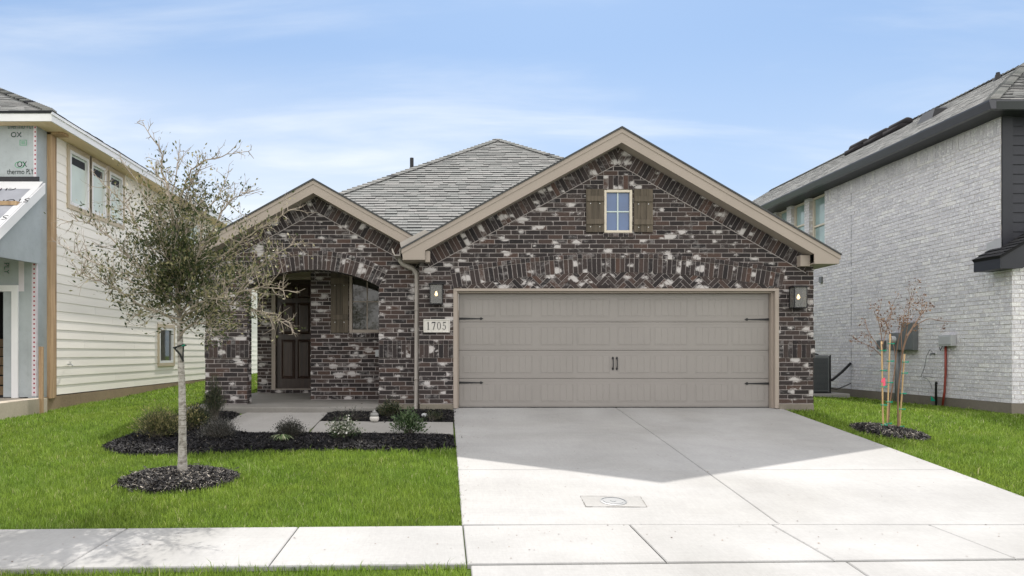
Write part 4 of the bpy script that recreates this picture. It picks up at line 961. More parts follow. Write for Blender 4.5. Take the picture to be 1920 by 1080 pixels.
# ================================================================== RIGHT HOUSE
RXW = 10.45
RH = thing('whitewashed_brick_house', 'two-storey house of whitewashed brick with black gutters and dark siding on its front', 'house', (12, 13.2, 0))
YLW, YUP, REND = YX(1897, RXW), YX(1876, RXW), 29.0
rz0, rzt = ZZ(756.5, YLW), 5.42
fr_ = lambda u, v, w: (RXW - w, u, v)
rwins = [(YX(1546, RXW), YX(1517, RXW) , 3.75, rzt), (YX(1508, RXW), YX(1483, RXW), 4.1, rzt), (YX(1475, RXW), YX(1455, RXW), 4.2, rzt)]
ro = rect(YUP, REND, rz0, rzt); ro2 = rect(YLW, YUP, rz0, 2.9); hs_ = [rect(*w_) for w_ in rwins]
m = MB(); wall_body(m, ro, hs_, fr_, -.007, -.2); wall_body(m, ro2, [], fr_, -.007, -.2)
for a, b_, c, d_ in rwins: m.box(RXW + .205, RXW + .22, a - .1, b_ + .1, c - .1, d_)
ff = front(YLW - .010); m.box(RXW + .21, 16, YLW + .008, YLW + .2, rz0, 3.0)
m.build('wall', M['wmortar'], RH)
m = MB(); bond(m, ro, hs_, fr_, v0=rz0, jit=.004); bond(m, ro2, [], fr_, v0=rz0, jit=.004)
for a, b_, c, d_ in rwins:
    fj = (lambda yy: (lambda u, v, w: (RXW + u, yy - w, v)))(b_); bond(m, rect(0, .13, c, d_), [], fj, v0=rz0, L=.3, H=BH)
bond(m, rect(RXW, 16, rz0, 2.6), [], ff, v0=rz0, jit=.004)
n_ = 0; y = YUP                                  # soldier course under the soffit
m.build('brickwork', M['wbrick'], RH)
m = MB(); band = rzt - .30
for a, b_ in ((YUP, rwins[0][0]),):
    y = a
    while y < b_ - .09: m.prism(rect(y + .006, y + .078, band, rzt - .03), fr_, .008 + random.uniform(-.003, .003), -.003); y += .084
m.build('soldier_course', M['wbrick'], RH)
for a, b_, c, d_ in rwins: side_window(RH, RXW + .13, -1, a + .005, b_ - .005, c, d_ - .02, M['cream'], M['glassrefl'], .06, .05, True)
m = MB(); m.box(RXW - .01, RXW + .2, YLW - .01, REND, -.5, rz0 - .003); m.box(RXW + .2, 16, YLW - .01, YLW + .2, -.5, rz0 - .003); m.build('foundation', M['found'], RH)
# dark front siding upstairs
m = MB(); z = 2.9
while z < 5.36:
    m.add([(RXW + .205, YUP - .012, z), (16, YUP - .012, z), (16, YUP + .006, z + .18), (RXW + .205, YUP + .006, z + .18), (RXW + .205, YUP + .03, z), (16, YUP + .03, z)], [(0, 1, 2, 3), (0, 1, 5, 4)]); z += .18
m.build('siding', M['darksiding'], RH); m = MB(); m.box(RXW + .016, RXW + .21, YUP - .03, YUP + .2, 2.9, 5.42); m.box(RXW + .212, 16, YUP + .031, YUP + .2, 2.9, 5.42); m.build('corner_board', M['darksiding'], RH)
# eave
RFX, RFY = 10.0, YX(1858, 10.0); gt, gb = ZZ(190, RFY), ZZ(207, RFY)
m = MB(); m.ext([(RFX - .11, gt), (RFX - .11, gt - .03), (RFX - .07, gb), (RFX + .02, gb), (RFX + .02, gt)], RFY - .1, REND + .3); m.prism([(RFY - .1, gt), (RFY - .1, gt - .03), (RFY - .06, gb), (RFY + .02, gb), (RFY + .02, gt)], lambda u, v, w: (w, u, v), RFX + .022, 16, None, True); m.build('gutter', M['blackroofmetal'], RH)
m = MB(); m.box(RFX + .021, RXW + .2, RFY + .021, REND + .3, gb + .002, gb + .02); m.box(RFX + .021, RFX + .04, RFY + .022, REND + .3, gb + .022, gt); m.box(RXW + .202, 16, RFY + .021, YUP + .1, gb + .002, gb + .02); m.build('soffit', M['darksiding'], RH)
rs = .6; L_ = 3.25; c0 = (RFX - .04, RFY - .04, gt + .01)
pkx = (c0[0] + L_, c0[1] + L_, c0[2] + rs * L_)
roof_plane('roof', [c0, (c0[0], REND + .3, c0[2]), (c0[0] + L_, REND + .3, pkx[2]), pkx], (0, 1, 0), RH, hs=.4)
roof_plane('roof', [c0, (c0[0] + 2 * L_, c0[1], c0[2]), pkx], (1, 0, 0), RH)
hip_caps('ridge_cap', c0, pkx, RH, side1=(1, 0, 0), side2=(0, 1, 0))
m = MB(); m.add([(c0[0] + L_, pkx[1], pkx[2]), (c0[0] + L_, REND + .3, pkx[2]), (c0[0] + 2 * L_, REND + .3, c0[2]), (c0[0] + 2 * L_, c0[1], c0[2])], [(0, 1, 2, 3)]); m.build('roof', M['shingle'], RH)
hip_caps('ridge_cap', pkx, (pkx[0], REND, pkx[2]), RH, side1=(-1, 0, -rs), side2=(1, 0, -rs))
rz = lambda x: c0[2] + rs * (x - c0[0])
# curled shingle bundles lying loose on the roof near the eave
for (pa, pb_) in ((1470, 1583),):
    pass
for px in (1611, 1649, 1687):
    X = 12.66; Y = YX(px, X); m = MB(); m.tube([(X, Y - .46, rz(X) + .02), (X, Y - .42, rz(X) + .07), (X, Y - .34, rz(X) + .09), (X, Y + .34, rz(X) + .09), (X, Y + .42, rz(X) + .07), (X, Y + .46, rz(X) + .02)], [.04, .09, .12, .12, .09, .04], 14); m.box(X - .22, X + .2, Y - .42, Y + .42, rz(X) - .1, rz(X) + .02); m.build('roof_vent', M['matblack'], RH, True)
X = 11.75; Y = YX(1752, X); m = MB(); m.add([(X - .25, Y - .28, rz(X - .25)), (X - .25, Y + .28, rz(X - .25)), (X + .2, Y + .2, rz(X + .2)), (X + .2, Y - .2, rz(X + .2)), (X - .14, Y - .22, rz(X) + .10), (X - .14, Y + .22, rz(X) + .10), (X + .16, Y + .12, rz(X + .16) + .09), (X + .16, Y - .12, rz(X + .16) + .09)], [(4, 5, 6, 7), (0, 1, 5, 4), (1, 2, 6, 5), (2, 3, 7, 6), (3, 0, 4, 7)]); m.build('roof_vent', M['black'], RH)
X = 12.85; Y = YX(1871, X); m = MB(); m.tube([(X, Y, rz(X) - .1), (X, Y, rz(X) + .12)], [.11, .05], 12); m.tube([(X, Y, rz(X)), (X, Y, ZZ(136, Y))], .04, 12); m.build('vent_pipe', M['black'], RH)
# lower porch roof
px0 = 10.1; ya, yb = 12.97, 13.62; ez0, ez1 = ZZ(503, ya), ZZ(480, ya)
m = MB(); m.box(px0, px0 + .02, ya, yb, ez0, ez1); m.ext([(px0 + .022, ez0), (px0 + .4, ez0), (px0 + .4, ez0 + .0), (16, ez0 + 3.0), (16, ez1 + .58 * (16 - px0)), (px0 + .022, ez1)], ya, ya + .02)
m.box(px0 + .022, px0 + .34, ya + .021, yb, ez0, ez0 + .015); m.build('fascia', M['darksiding'], RH)
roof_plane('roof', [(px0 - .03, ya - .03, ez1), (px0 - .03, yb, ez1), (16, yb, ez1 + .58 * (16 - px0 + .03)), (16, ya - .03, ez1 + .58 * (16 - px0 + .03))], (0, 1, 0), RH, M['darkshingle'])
m = MB(); m.add([(RXW - .02, yb - .25, ez1 + .22), (RXW - .03, yb + .1, ez1 + .16), (RXW - .03, yb + .1, ez1 + .34), (RXW - .02, yb - .25, ez1 + .40)], [(0, 1, 2, 3)]); m.build('flashing', M['greyl'], RH)
m = MB(); X = RXW; Y = YX(1541, X); m.box(X - .05, X, Y - .06, Y + .06, ZZ(530, Y), ZZ(519, Y)); m.build('dryer_vent', M['grey'], RH)
m = MB(); Y = YX(1596, X); m.box(X - .002, X + .001, Y - .006, Y + .006, rz0, 5.2)
m.build('control_joint', M['grey'], RH)
# utilities on the wall
GRP = 'electrical boxes on the whitewashed brick wall'
def wallbox(name, label, cat, pxa, pxb, pya, pyb, d, mat, grp=None, extra=None):
    ya_, yb_ = YX(pxb, RXW - d), YX(pxa, RXW - d); ym = (ya_ + yb_) / 2; t = thing(name, label, cat, (RXW, ym, ZZ(pyb, ym)), grp)
    m = MB(); m.bevbox(RXW - d, RXW - .005, ya_, yb_, ZZ(pyb, ym), ZZ(pya, ym), .008); m.build('case', mat, t)
    m = MB(); m.bevbox(RXW - d - .008, RXW - d + .004, ya_ + .02, yb_ - .02, ZZ(pyb, ym) + .03, ZZ(pya, ym) - .03, .004); m.build('cover', mat, t)
    if extra: extra(t, ya_, yb_, ym)
    return t
wallbox('breaker_panel', 'tall dark grey electrical panel on the whitewashed wall behind the staked tree', 'electrical box', 1689, 1712, 605, 657, .12, M['grey'], GRP)
def meter(t, a, b_, ym):
    m = MB(); n_ = 16; x = RXW - .14; zc_ = ZZ(637, ym); prof = [(.085, 0), (.085, -.05), (.07, -.11), (.03, -.125), (.001, -.127)]
    vs = [(x + p, ym + r * math.cos(2 * math.pi * k / n_), zc_ + r * math.sin(2 * math.pi * k / n_)) for r, p in prof for k in range(n_)]
    m.add(vs, [(i * n_ + k, i * n_ + (k + 1) % n_, (i + 1) * n_ + (k + 1) % n_, (i + 1) * n_ + k) for i in range(4) for k in range(n_)]); m.build('meter_dial', M['greyl'], t, True)
    m = MB(); m.tube([(RXW - .07, ym, ZZ(655, ym)), (RXW - .07, ym, ZZ(700, ym)), (RXW - .07, ym, -.25)], [.045, .045, .055], 12); m.build('conduit', M['pvc'], t, True)
wallbox('electric_meter', 'grey electric meter with round dial and thick conduit running into the ground', 'meter', 1667, 1688, 624, 657, .13, M['grey'], None, meter)
wallbox('junction_box', 'small grey box lowest and farthest back beside the electric meter', 'electrical box', 1643, 1654, 638, 655, .10, M['grey'], GRP)
def redp(t, a, b_, ym):
    m = MB(); y = YX(1773, RXW - .04); m.tube([(RXW - .04, y, ZZ(649, y)), (RXW - .04, y, ZZ(700, y)), (RXW - .05, y + .02, ZZ(735, y)), (RXW - .07, y + .05, ZZ(762, y))], .022, 10); m.build('conduit', M['redpipe'], t, True)
    m = MB(); y = YX(1764, RXW - .05); m.tube([(RXW - .05, y - .05, ZZ(649, y)), (RXW - .06, y, ZZ(657, y)), (RXW - .05, y + .05, ZZ(650, y))], .007, 6); m.build('cable', M['ink'], t)
wallbox('telecom_box', 'light grey box with a red conduit below it on the whitewashed wall', 'utility box', 1759, 1784, 628, 649, .11, M['greyl'], None, redp)
y = YX(1755, RXW - .08); t = thing('drain_pipe', 'short black pipe with a hooked top at the foot of the whitewashed wall', 'pipe', (RXW - .08, y, -.12))
m = MB(); m.tube([(RXW - .08, y, -.2), (RXW - .08, y, ZZ(720, y)), (RXW - .09, y - .02, ZZ(717, y)), (RXW - .12, y - .08, ZZ(718, y))], .022, 8); m.build('pipe', M['black'], t, True)
y = YX(1750, RXW - .03); t = thing('hose_bib', 'hose faucet with thin blue tubing hanging down the whitewashed wall', 'faucet', (RXW, y, ZZ(664, y)))
m = MB(); m.tube([(RXW, y, ZZ(663, y)), (RXW - .08, y, ZZ(663, y)), (RXW - .10, y, ZZ(666, y))], .018, 8); m.build('valve', M['grey'], t)
m = MB(); m.tube([at(px, py, YX(px, RXW - d)) for px, py, d in ((1748, 660, .08), (1744, 655, .07), (1737, 668, .05), (1733, 690, .04), (1727, 706, .04), (1738, 710, .1), (1745, 720, .1), (1748, 730, .07))], .006, 6)
m.tube([at(px, py, YX(px, RXW - d)) for px, py, d in ((1727, 704, .04), (1738, 706, .06), (1748, 705, .05))], .005, 6); m.build('tubing', M['pvc'], t, True)
y = YX(1745, 10.1); t = thing('marker_flag', 'tiny green utility marker flag in the grass by the wall', 'flag', (10.1, y, gz(10.1, y)))
m = MB(); m.tube([(10.1, y, gz(10.1, y) - .05), (10.1, y, gz(10.1, y) + .22)], .002, 4); m.build('wire', M['grey'], t); m = MB(); z_ = gz(10.1, y) + .1; m.add([(10.1, y, z_), (10.1, y, z_ + .12), (10.22, y + .03, z_)], [(0, 1, 2)]); m.build('flag', M['greentie'], t)
# air conditioner
ax_, ay_ = 9.2, 18.4; gA = gz(ax_, ay_)
pad = MB(); pad.bevbox(8.5, 10.1, 17.75, 19.0, -.25, -.03, .015); p_ = pad.build('equipment_pad', M['conc2'], origin=(9.3, 18.4, -.2)); tag(p_, 'low concrete pad under the air conditioner', 'pad')
t = thing('air_conditioner', 'dark grey air conditioner condenser beside the brick corner of the house', 'air conditioner', (ax_, ay_, -.03))
m = MB(); m.bevbox(8.72, 9.68, 17.9, 18.86, .0, .93, .03); m.build('cabinet', M['grey'], t); m = MB()
for i in range(26): m.box(8.78, 9.62, 17.885, 17.90, .06 + i * .031, .072 + i * .031)
m.build('louvre', M['blackroofmetal'], t); m = MB()
for q in (8.72, 9.66): m.box(q, q + .03, 17.88, 17.9, .0, .93)
m.lathe((ax_, ay_, .93), [(.4, .0), (.4, .02), (.34, .05), (.1, .07), (.001, .07)], 24); m.build('fan_guard', M['black'], t); m = MB(); m.box(8.7, 9.7, 17.88, 18.88, -.03, .0); m.build('base', M['black'], t)
m = MB(); m.tube([(9.68, 18.2, .25), (9.9, 18.2, .3), (10.2, 18.3, .5), (10.42, 18.3, .72)], .035, 8); m.tube([(9.68, 18.2, .12), (10.0, 18.2, .05), (10.42, 18.3, .2)], .012, 6); m.build('refrigerant_line', M['black'], t, True)

# ================================================================== PLANTING
def inpoly(X, Y, poly):
    c = np.zeros(X.shape, bool); n_ = len(poly)
    for i in range(n_):
        x0, y0 = poly[i]; x1, y1 = poly[(i + 1) % n_]
        if y0 == y1: continue
        c ^= ((y0 > Y) != (y1 > Y)) & (X < (x1 - x0) * (Y - y0) / (y1 - y0) + x0)
    return c
def gpt(px, py, h=0.0):                            # photo pixel to ground (iterates on the real ground form)
    Y = 9.0
    for _ in range(60):
        X = XX(px, Y); Y = Y + .5 * ((EYE - (gz(X, Y) + h)) * F / (py - CY) - Y)
    return (XX(px, Y), Y)
bed = [gpt(*p) for p in ((190, 836), (215, 825), (245, 815), (285, 800), (310, 785), (360, 772), (400, 772), (450, 774), (445, 784), (424, 796), (440, 809), (472, 813), (578, 813), (700, 814), (850, 816), (853, 838), (800, 842), (730, 842), (640, 840), (560, 842), (480, 843), (400, 846), (330, 850), (260, 850), (215, 847))]
bed2 = [gpt(*p) for p in ((616, 772), (700, 770), (785, 769), (850, 769), (850, 792), (600, 790))]
def ellipse(px, py, rpx, y0, y1, n_=26, wob=.05):
    c = gpt(px, py); rx = rpx * c[1] / F; ya = gpt(px, y0)[1]; yb = gpt(px, y1)[1]; cy = (ya + yb) / 2; ry = abs(ya - yb) / 2
    return [(c[0] + rx * math.cos(2 * math.pi * k / n_) * (1 + random.uniform(-wob, wob)), cy + ry * math.sin(2 * math.pi * k / n_) * (1 + random.uniform(-wob, wob))) for k in range(n_)]
ring1 = ellipse(335, 897, 109, 875, 921); ring2 = ellipse(1665, 808, 60, 795, 823)
mm, n, l, bs = new_mat('black_mulch'); v = coords(n, l); r = attr(n)
l.new(ramp(n, l, r, [(0, (0.005, 0.005, 0.007)), (0.75, (0.013, 0.012, 0.014)), (0.95, (0.032, 0.029, 0.028)), (1, (0.18, 0.16, 0.13))]), bs.inputs['Base Color']); bs.inputs['Roughness'].default_value = .75; bs.inputs['Specular IOR Level'].default_value = .35
M['mulch'] = mm
mm2, n, l, bs = new_mat('mulch_with_pale_chips'); r = attr(n)
l.new(ramp(n, l, r, [(0, (0.006, 0.006, 0.007)), (0.7, (0.020, 0.018, 0.018)), (0.88, (0.07, 0.06, 0.05)), (1, (0.5, 0.45, 0.38))]), bs.inputs['Base Color']); bs.inputs['Roughness'].default_value = .8
M['mulch2'] = mm2
def mulch(name, poly, mat, dens, hgt, label_kind='stuff'):
    P = np.array(poly); x0, y0 = P.min(0); x1, y1 = P.max(0)
    def hm(X, Y):
        d = np.full(X.shape, 9.0)
        for i in range(len(poly)):
            a = P[i]; b_ = P[(i + 1) % len(P)]; ab = b_ - a; t = np.clip(((X - a[0]) * ab[0] + (Y - a[1]) * ab[1]) / (ab @ ab), 0, 1)
            d = np.minimum(d, np.hypot(X - a[0] - t * ab[0], Y - a[1] - t * ab[1]))
        return np.minimum(1, d / .16) ** .6 * hgt
    st = .03; gx_, gy_ = np.meshgrid(np.arange(x0 - .03, x1 + .06, st), np.arange(y0 - .03, y1 + .06, st)); ins = inpoly(gx_, gy_, poly)
    Z = G(gx_, gy_) - .02 + np.where(ins, hm(gx_, gy_) + rng.uniform(-.006, .006, gx_.shape), -.03)
    Vv = np.stack([gx_.ravel(), gy_.ravel(), Z.ravel()], 1); nx_ = gx_.shape[1]; I, J = np.meshgrid(np.arange(nx_ - 1), np.arange(gx_.shape[0] - 1)); b0 = (J * nx_ + I).ravel()
    q = np.stack([b0, b0 + 1, b0 + nx_ + 1, b0 + nx_], 1); keep = ins.ravel()[q].any(1); q = q[keep]
    N = int(dens * (x1 - x0) * (y1 - y0)); X = rng.uniform(x0, x1, N); Y = rng.uniform(y0, y1, N); k = inpoly(X, Y, poly); X, Y = X[k], Y[k]; N = len(X)
    sp_o = rng.random(N) < .035; X = np.where(sp_o, X + rng.normal(size=N) * .07, X); Y = np.where(sp_o, Y + rng.normal(size=N) * .07, Y)
    Zc = G(X, Y) - .02 + np.where(inpoly(X, Y, poly), hm(X, Y), .03) + rng.uniform(.0, .018, N)
    L_ = rng.uniform(.012, .04, N); Wd = rng.uniform(.003, .008, N); a = rng.uniform(0, 2 * np.pi, N); tl = rng.uniform(-.7, .7, N); rl2 = rng.uniform(-.8, .8, N)
    dx, dy, dz = np.cos(a) * np.cos(tl), np.sin(a) * np.cos(tl), np.sin(tl); ex_, ey, ez = -np.sin(a) * np.cos(rl2), np.cos(a) * np.cos(rl2), np.sin(rl2)
    C = np.stack([X, Y, Zc], 1); D = np.stack([dx, dy, dz], 1) * L_[:, None]; E = np.stack([ex_, ey, ez], 1) * Wd[:, None]
    VV = np.stack([C - D - E, C + D - E * .6, C + D + E * .7, C - D + E], 1).reshape(-1, 3); FF = np.arange(N * 4).reshape(-1, 4) + len(Vv)
    rr = np.concatenate([np.full(len(q), .1), rng.random(N)])
    o = fast_mesh(name, np.concatenate([Vv, VV]), np.concatenate([q, FF]), 4, rr, mat); tag(o, kind='stuff'); return o
o = mulch('mulch_bed', bed, M['mulch'], 5200, .05); tag(o, 'black mulch bed running along the front walk', 'mulch', kind='stuff')
o = mulch('mulch_bed', bed2, M['mulch'], 5200, .04); tag(o, 'small black mulch bed between porch slab and front walk', 'mulch', kind='stuff')
o = mulch('mulch_ring', ring1, M['mulch2'], 7000, .05); tag(o, 'round mulch ring with pale chips under the lawn tree', 'mulch', kind='stuff')
o = mulch('mulch_ring', ring2, M['mulch2'], 5200, .04); tag(o, 'small oval mulch ring under the staked saplings', 'mulch', kind='stuff')
# ---- grass
gr, n, l, bs = new_mat('grass_blade'); r = attr(n); v = coords(n, l)
col = ramp(n, l, r, [(0, (0.055, 0.098, 0.010)), (0.5, (0.168, 0.265, 0.029)), (0.9, (0.29, 0.43, 0.08)), (1, (0.56, 0.53, 0.32))])
col = mixc_(n, l, 1.0, col, ramp(n, l, noise(n, l, v, 2.6, 6, .7), [(0.3, (0.80, 0.84, 0.80)), (0.7, (1.16, 1.12, 1.08))]), 'MULTIPLY')
col = mixc_(n, l, 1.0, col, ramp(n, l, noise(n, l, v, 0.8, 4, .6, .5), [(0.38, (1.10, 1.02, 1.05)), (0.6, (0.97, 0.99, 0.97))]), 'MULTIPLY')
l.new(col, bs.inputs['Base Color']); bs.inputs['Roughness'].default_value = .5; bs.inputs['Specular IOR Level'].default_value = .3
t = n.new('ShaderNodeBsdfTranslucent'); l.new(col, t.inputs[0]); x = n.new('ShaderNodeMixShader'); x.inputs[0].default_value = .4
l.new(bs.outputs[0], x.inputs[1]); l.new(t.outputs[0], x.inputs[2]); l.new(x.outputs[0], n['Material Output'].inputs[0]); M['grass'] = gr
def lawn_ok(X, Y):
    S = Y - SK * X
    k = np.ones(X.shape, bool)
    k &= ~((X > DX0 + .006) & (X < DX1 - .008) & (Y < 12.9)); k &= ~((S > 5.43) & (S < 6.53)); k &= Y > 3.02
    k &= ~((X > .17) & (X < 6.13) & (Y < 5.6))
    k &= ~((X < -7.17) & (Y > 10.3) & (Y < 13.1)); k &= ~((X < LX + .03) & (Y > 12.9)); k &= ~((X > RXW - .02) & (Y > YLW - .02))
    k &= ~((X > -4.44) & (X < XR + .01) & (Y > 12.64)); k &= ~((X > -4.44) & (X < -1.14) & (Y > 12.18)); k &= ~((X > 8.48) & (X < 10.12) & (Y > 17.7) & (Y < 19.05))
    for p in (bed, bed2, ring1, ring2, w1, w2): k &= ~inpoly(X, Y, p)
    return k
def grass(x0, x1, y0, y1, dens, h0, h1, wd):
    N = int((x1 - x0) * (y1 - y0) * dens); X = rng.uniform(x0, x1, N); Y = rng.uniform(y0, y1, N)
    clump = np.sin(X * 9.1 + np.sin(Y * 7.3) * 2) * np.sin(Y * 8.7 + np.sin(X * 5.9) * 2)
    k = lawn_ok(X, Y) & (np.abs(X - (540 - CX + 128 * 0) / F * Y) < 9e9); k &= ((X * F / Y + CX) > -900) & ((X * F / Y + CX) < 2800)
    X, Y, clump = X[k], Y[k], clump[k]; N = len(X)
    h = rng.uniform(h0, h1, N) * (1 + .22 * clump); tall = rng.random(N) < .02; h = np.where(tall, h * 1.9, h)
    a = rng.uniform(0, 2 * np.pi, N); lean = rng.uniform(.15, .95, N) ** 1.2 * h; w = rng.uniform(.6, 1.3, N) * wd
    f = a + rng.uniform(-1.2, 1.2, N) + np.pi / 2
    Z = G(X, Y) - .038; B = np.stack([X, Y, Z], 1); D = np.stack([np.cos(a), np.sin(a), 0 * a], 1); Wv = np.stack([np.cos(f), np.sin(f), 0 * f], 1) * w[:, None] / 2; U = np.array([0, 0, 1.0])
    m1 = B + D * (lean * .3)[:, None] + U * (h * .6)[:, None]; tip = B + D * lean[:, None] + U * (h * .95)[:, None]
    VV = np.stack([B - Wv, B + Wv, m1 - Wv * .8, m1 + Wv * .8, tip], 1)
    b0 = np.arange(N) * 5; T = np.concatenate([np.stack([b0, b0 + 1, b0 + 3], 1), np.stack([b0, b0 + 3, b0 + 2], 1), np.stack([b0 + 2, b0 + 3, b0 + 4], 1)])
    r_ = np.clip(rng.random(N) * .85 + .1 * clump + .05, 0, .97); r_ = np.where(rng.random(N) < .012, 1.0, r_)
    return VV.reshape(-1, 3), T, np.tile(r_, 3)
parts = [grass(-5.5, 0.2, 4.4, 5.5, 5200, .035, .07, .0045), grass(-6.5, .2, 6.4, 8.6, 5200, .035, .07, .0045), grass(-7.6, .2, 8.6, 11.0, 3600, .035, .065, .0055),
         grass(-9, -3, 11.0, 15, 1900, .035, .06, .008), grass(-9, -4.2, 15, 30, 420, .035, .06, .016),
         grass(-9.5, -6.5, 6.4, 8.6, 1900, .035, .07, .0075), grass(-10.5, -7.6, 8.6, 11.0, 1600, .035, .065, .0085), grass(-9, -5.5, 3.1, 5.5, 1900, .035, .07, .0075), grass(10.6, 14, 6.5, 13.2, 1300, .035, .07, .0085), grass(6.1, 12, 3.1, 5.5, 1500, .035, .07, .008), grass(5.9, 10.6, 6.5, 11.0, 4200, .035, .07, .005), grass(5.9, 11.6, 11.0, 15, 2000, .035, .065, .0075), grass(6.2, 12, 15, 24, 600, .035, .06, .014)]
off = 0; Vs, Ts, Rs = [], [], []
for v_, t_, r_ in parts: Vs.append(v_); Ts.append(t_ + off); Rs.append(r_); off += len(v_)
gob = fast_mesh('grass', np.concatenate(Vs), np.concatenate(Ts), 3, np.concatenate(Rs), M['grass']); tag(gob, 'short bright green lawn grass in front of and between the houses', 'grass', kind='stuff')
print('grass tris', sum(len(t_) for t_ in Ts))

# ---- leaves
def leaves(C, size, aspect=.42, rnd=None, up=0.0, dirs=None):
    N = len(C); d = rng.normal(size=(N, 3)) if dirs is None else dirs + rng.normal(size=(N, 3)) * .35
    d[:, 2] += up; d /= np.linalg.norm(d, axis=1)[:, None]; e = np.cross(d, rng.normal(size=(N, 3))); e /= np.linalg.norm(e, axis=1)[:, None]
    s = size * rng.uniform(.6, 1.35, N); D = d * s[:, None]; E = e * (s * aspect / 2)[:, None]
    nn = np.cross(d, e) * (s * .08)[:, None]
    VV = np.stack([C, C + D * .45 + E + nn, C + D, C + D * .5 - E + nn], 1).reshape(-1, 3)
    return VV, np.arange(N * 4).reshape(-1, 4), (rng.random(N) if rnd is None else rnd)
class Tree:
    def __init__(s): s.tubes = MB(); s.tips = []
    def limb(s, pts, r0, r1, n=6): 
        k = len(pts); s.tubes.tube(pts, [r0 + (r1 - r0) * i / (k - 1) for i in range(k)], n, False, .5)
    def twig(s, p, d, L, r, depth, spread=.8, curl=.25, kids=4, leafp=1.0):
        pts = [p]; dd = d.normalized(); n_ = 4; q = Vector(p)
        for i in range(n_):
            dd = (dd + Vector(rng.normal(size=3)) * curl * .5 + Vector((0, 0, .05))).normalized(); q = q + dd * (L / n_); pts.append(q.copy())
        s.limb(pts, r, r * .45, 4 if depth < 2 else 5)
        if depth <= 1:
            for i in range(1, n_ + 1): s.tips.append((tuple(pts[i]), tuple(dd), leafp))
        if depth > 0:
            for k in range(kids):
                t_ = random.uniform(.2, 1.0); i = min(int(t_ * n_), n_ - 1); b0 = pts[i].lerp(pts[i + 1], t_ * n_ - i)
                nd = (dd + Vector(rng.normal(size=3)) * spread).normalized(); s.twig(b0, nd, L * random.uniform(.45, .8), r * .55, depth - 1, spread, curl, kids, leafp)
def smooth_path(P, k=4):
    P = [Vector(p) for p in P]; out = []
    for i in range(len(P) - 1):
        p0, p1, p2, p3 = P[max(i - 1, 0)], P[i], P[i + 1], P[min(i + 2, len(P) - 1)]
        for j in range(k):
            t_ = j / k; out.append(0.5 * ((2 * p1) + (-p0 + p2) * t_ + (2 * p0 - 5 * p1 + 4 * p2 - p3) * t_ ** 2 + (-p0 + 3 * p1 - 3 * p2 + p3) * t_ ** 3))
    out.append(P[-1]); return out
# lawn tree
tx, tyy = gpt(342, 889); TY = tyy
T = Tree()
def lp(lst, dy_end): 
    n_ = len(lst); return [at(px, py, TY + dy_end * i / (n_ - 1)) for i, (px, py) in enumerate(lst)]
trunk_pts = smooth_path([(tx, TY, gz(tx, TY) - .05)] + lp([(342, 800), (341, 720), (338, 655), (337, 600), (333, 545), (335, 490)], .05))
limbs = [([(335, 500), (326, 430), (318, 370), (305, 320), (303, 290), (285, 255), (258, 228)], -.1, .02, 0, .35),
         ([(318, 380), (330, 330), (334, 300), (338, 282)], .2, .009, 0, .3),
         ([(330, 430), (345, 350), (365, 315), (395, 298), (435, 288), (470, 281)], -.4, .012, 0, .35),
         ([(328, 440), (322, 400), (315, 360), (298, 330), (285, 312)], .25, .010, 0, .7), ([(330, 450), (340, 400), (352, 370), (360, 340), (372, 318)], -.3, .010, 1, .8), ([(332, 470), (318, 430), (296, 395), (280, 370)], -.45, .010, 1, .8), ([(332, 470), (350, 430), (362, 400), (380, 380)], .45, .010, 1, .9),
         ([(334, 470), (360, 420), (395, 385), (418, 350), (428, 325)], .3, .012, 0, .5),
         ([(336, 520), (385, 460), (415, 400), (440, 370), (466, 360)], -.3, .014, 1, .6),
         ([(337, 540), (300, 490), (262, 430), (240, 390), (215, 365), (190, 340)], .35, .014, 1, .6),
         ([(336, 500), (300, 430), (275, 380), (250, 330), (228, 305)], -.4, .012, 0, .5),
         ([(337, 570), (290, 520), (240, 480), (200, 440), (170, 420), (130, 415)], -.3, .014, 1, .7),
         ([(337, 590), (280, 545), (230, 520), (195, 500), (150, 480), (112, 458)], .5, .014, 1, .8),
         ([(338, 600), (270, 575), (215, 540), (180, 525), (145, 512)], -.5, .012, 1, .9),
         ([(337, 560), (380, 510), (430, 470), (470, 440), (510, 415), (548, 392)], -.4, .014, 1, .8),
         ([(337, 585), (400, 540), (450, 520), (490, 500), (530, 470), (560, 455)], .5, .014, 1, .9),
         ([(338, 600), (400, 560), (455, 545), (500, 540), (540, 545)], -.6, .014, 1, 1),
         ([(338, 610), (380, 580), (430, 570), (480, 585), (520, 600), (545, 605)], -.25, .012, 1, 1),
         ([(339, 625), (370, 600), (405, 590), (440, 610)], .4, .011, 1, 1),
         ([(339, 630), (360, 610), (385, 605), (400, 615)], -.3, .009, 1, 1),
         ([(338, 615), (310, 590), (285, 580), (255, 590)], .3, .011, 1, 1),
         ([(337, 580), (330, 520), (310, 470), (300, 430)], -.5, .013, 1, 1), ([(337, 570), (360, 520), (372, 470), (380, 430)], -.55, .013, 1, 1),
         ([(336, 560), (345, 510), (350, 450), (345, 400)], .5, .013, 1, 1), ([(337, 590), (320, 560), (290, 540), (262, 500)], -.6, .012, 1, 1),
         ([(337, 590), (365, 560), (400, 540), (440, 500)], .6, .012, 1, 1), ([(338, 600), (355, 580), (390, 560), (420, 560)], -.7, .012, 1, 1)]
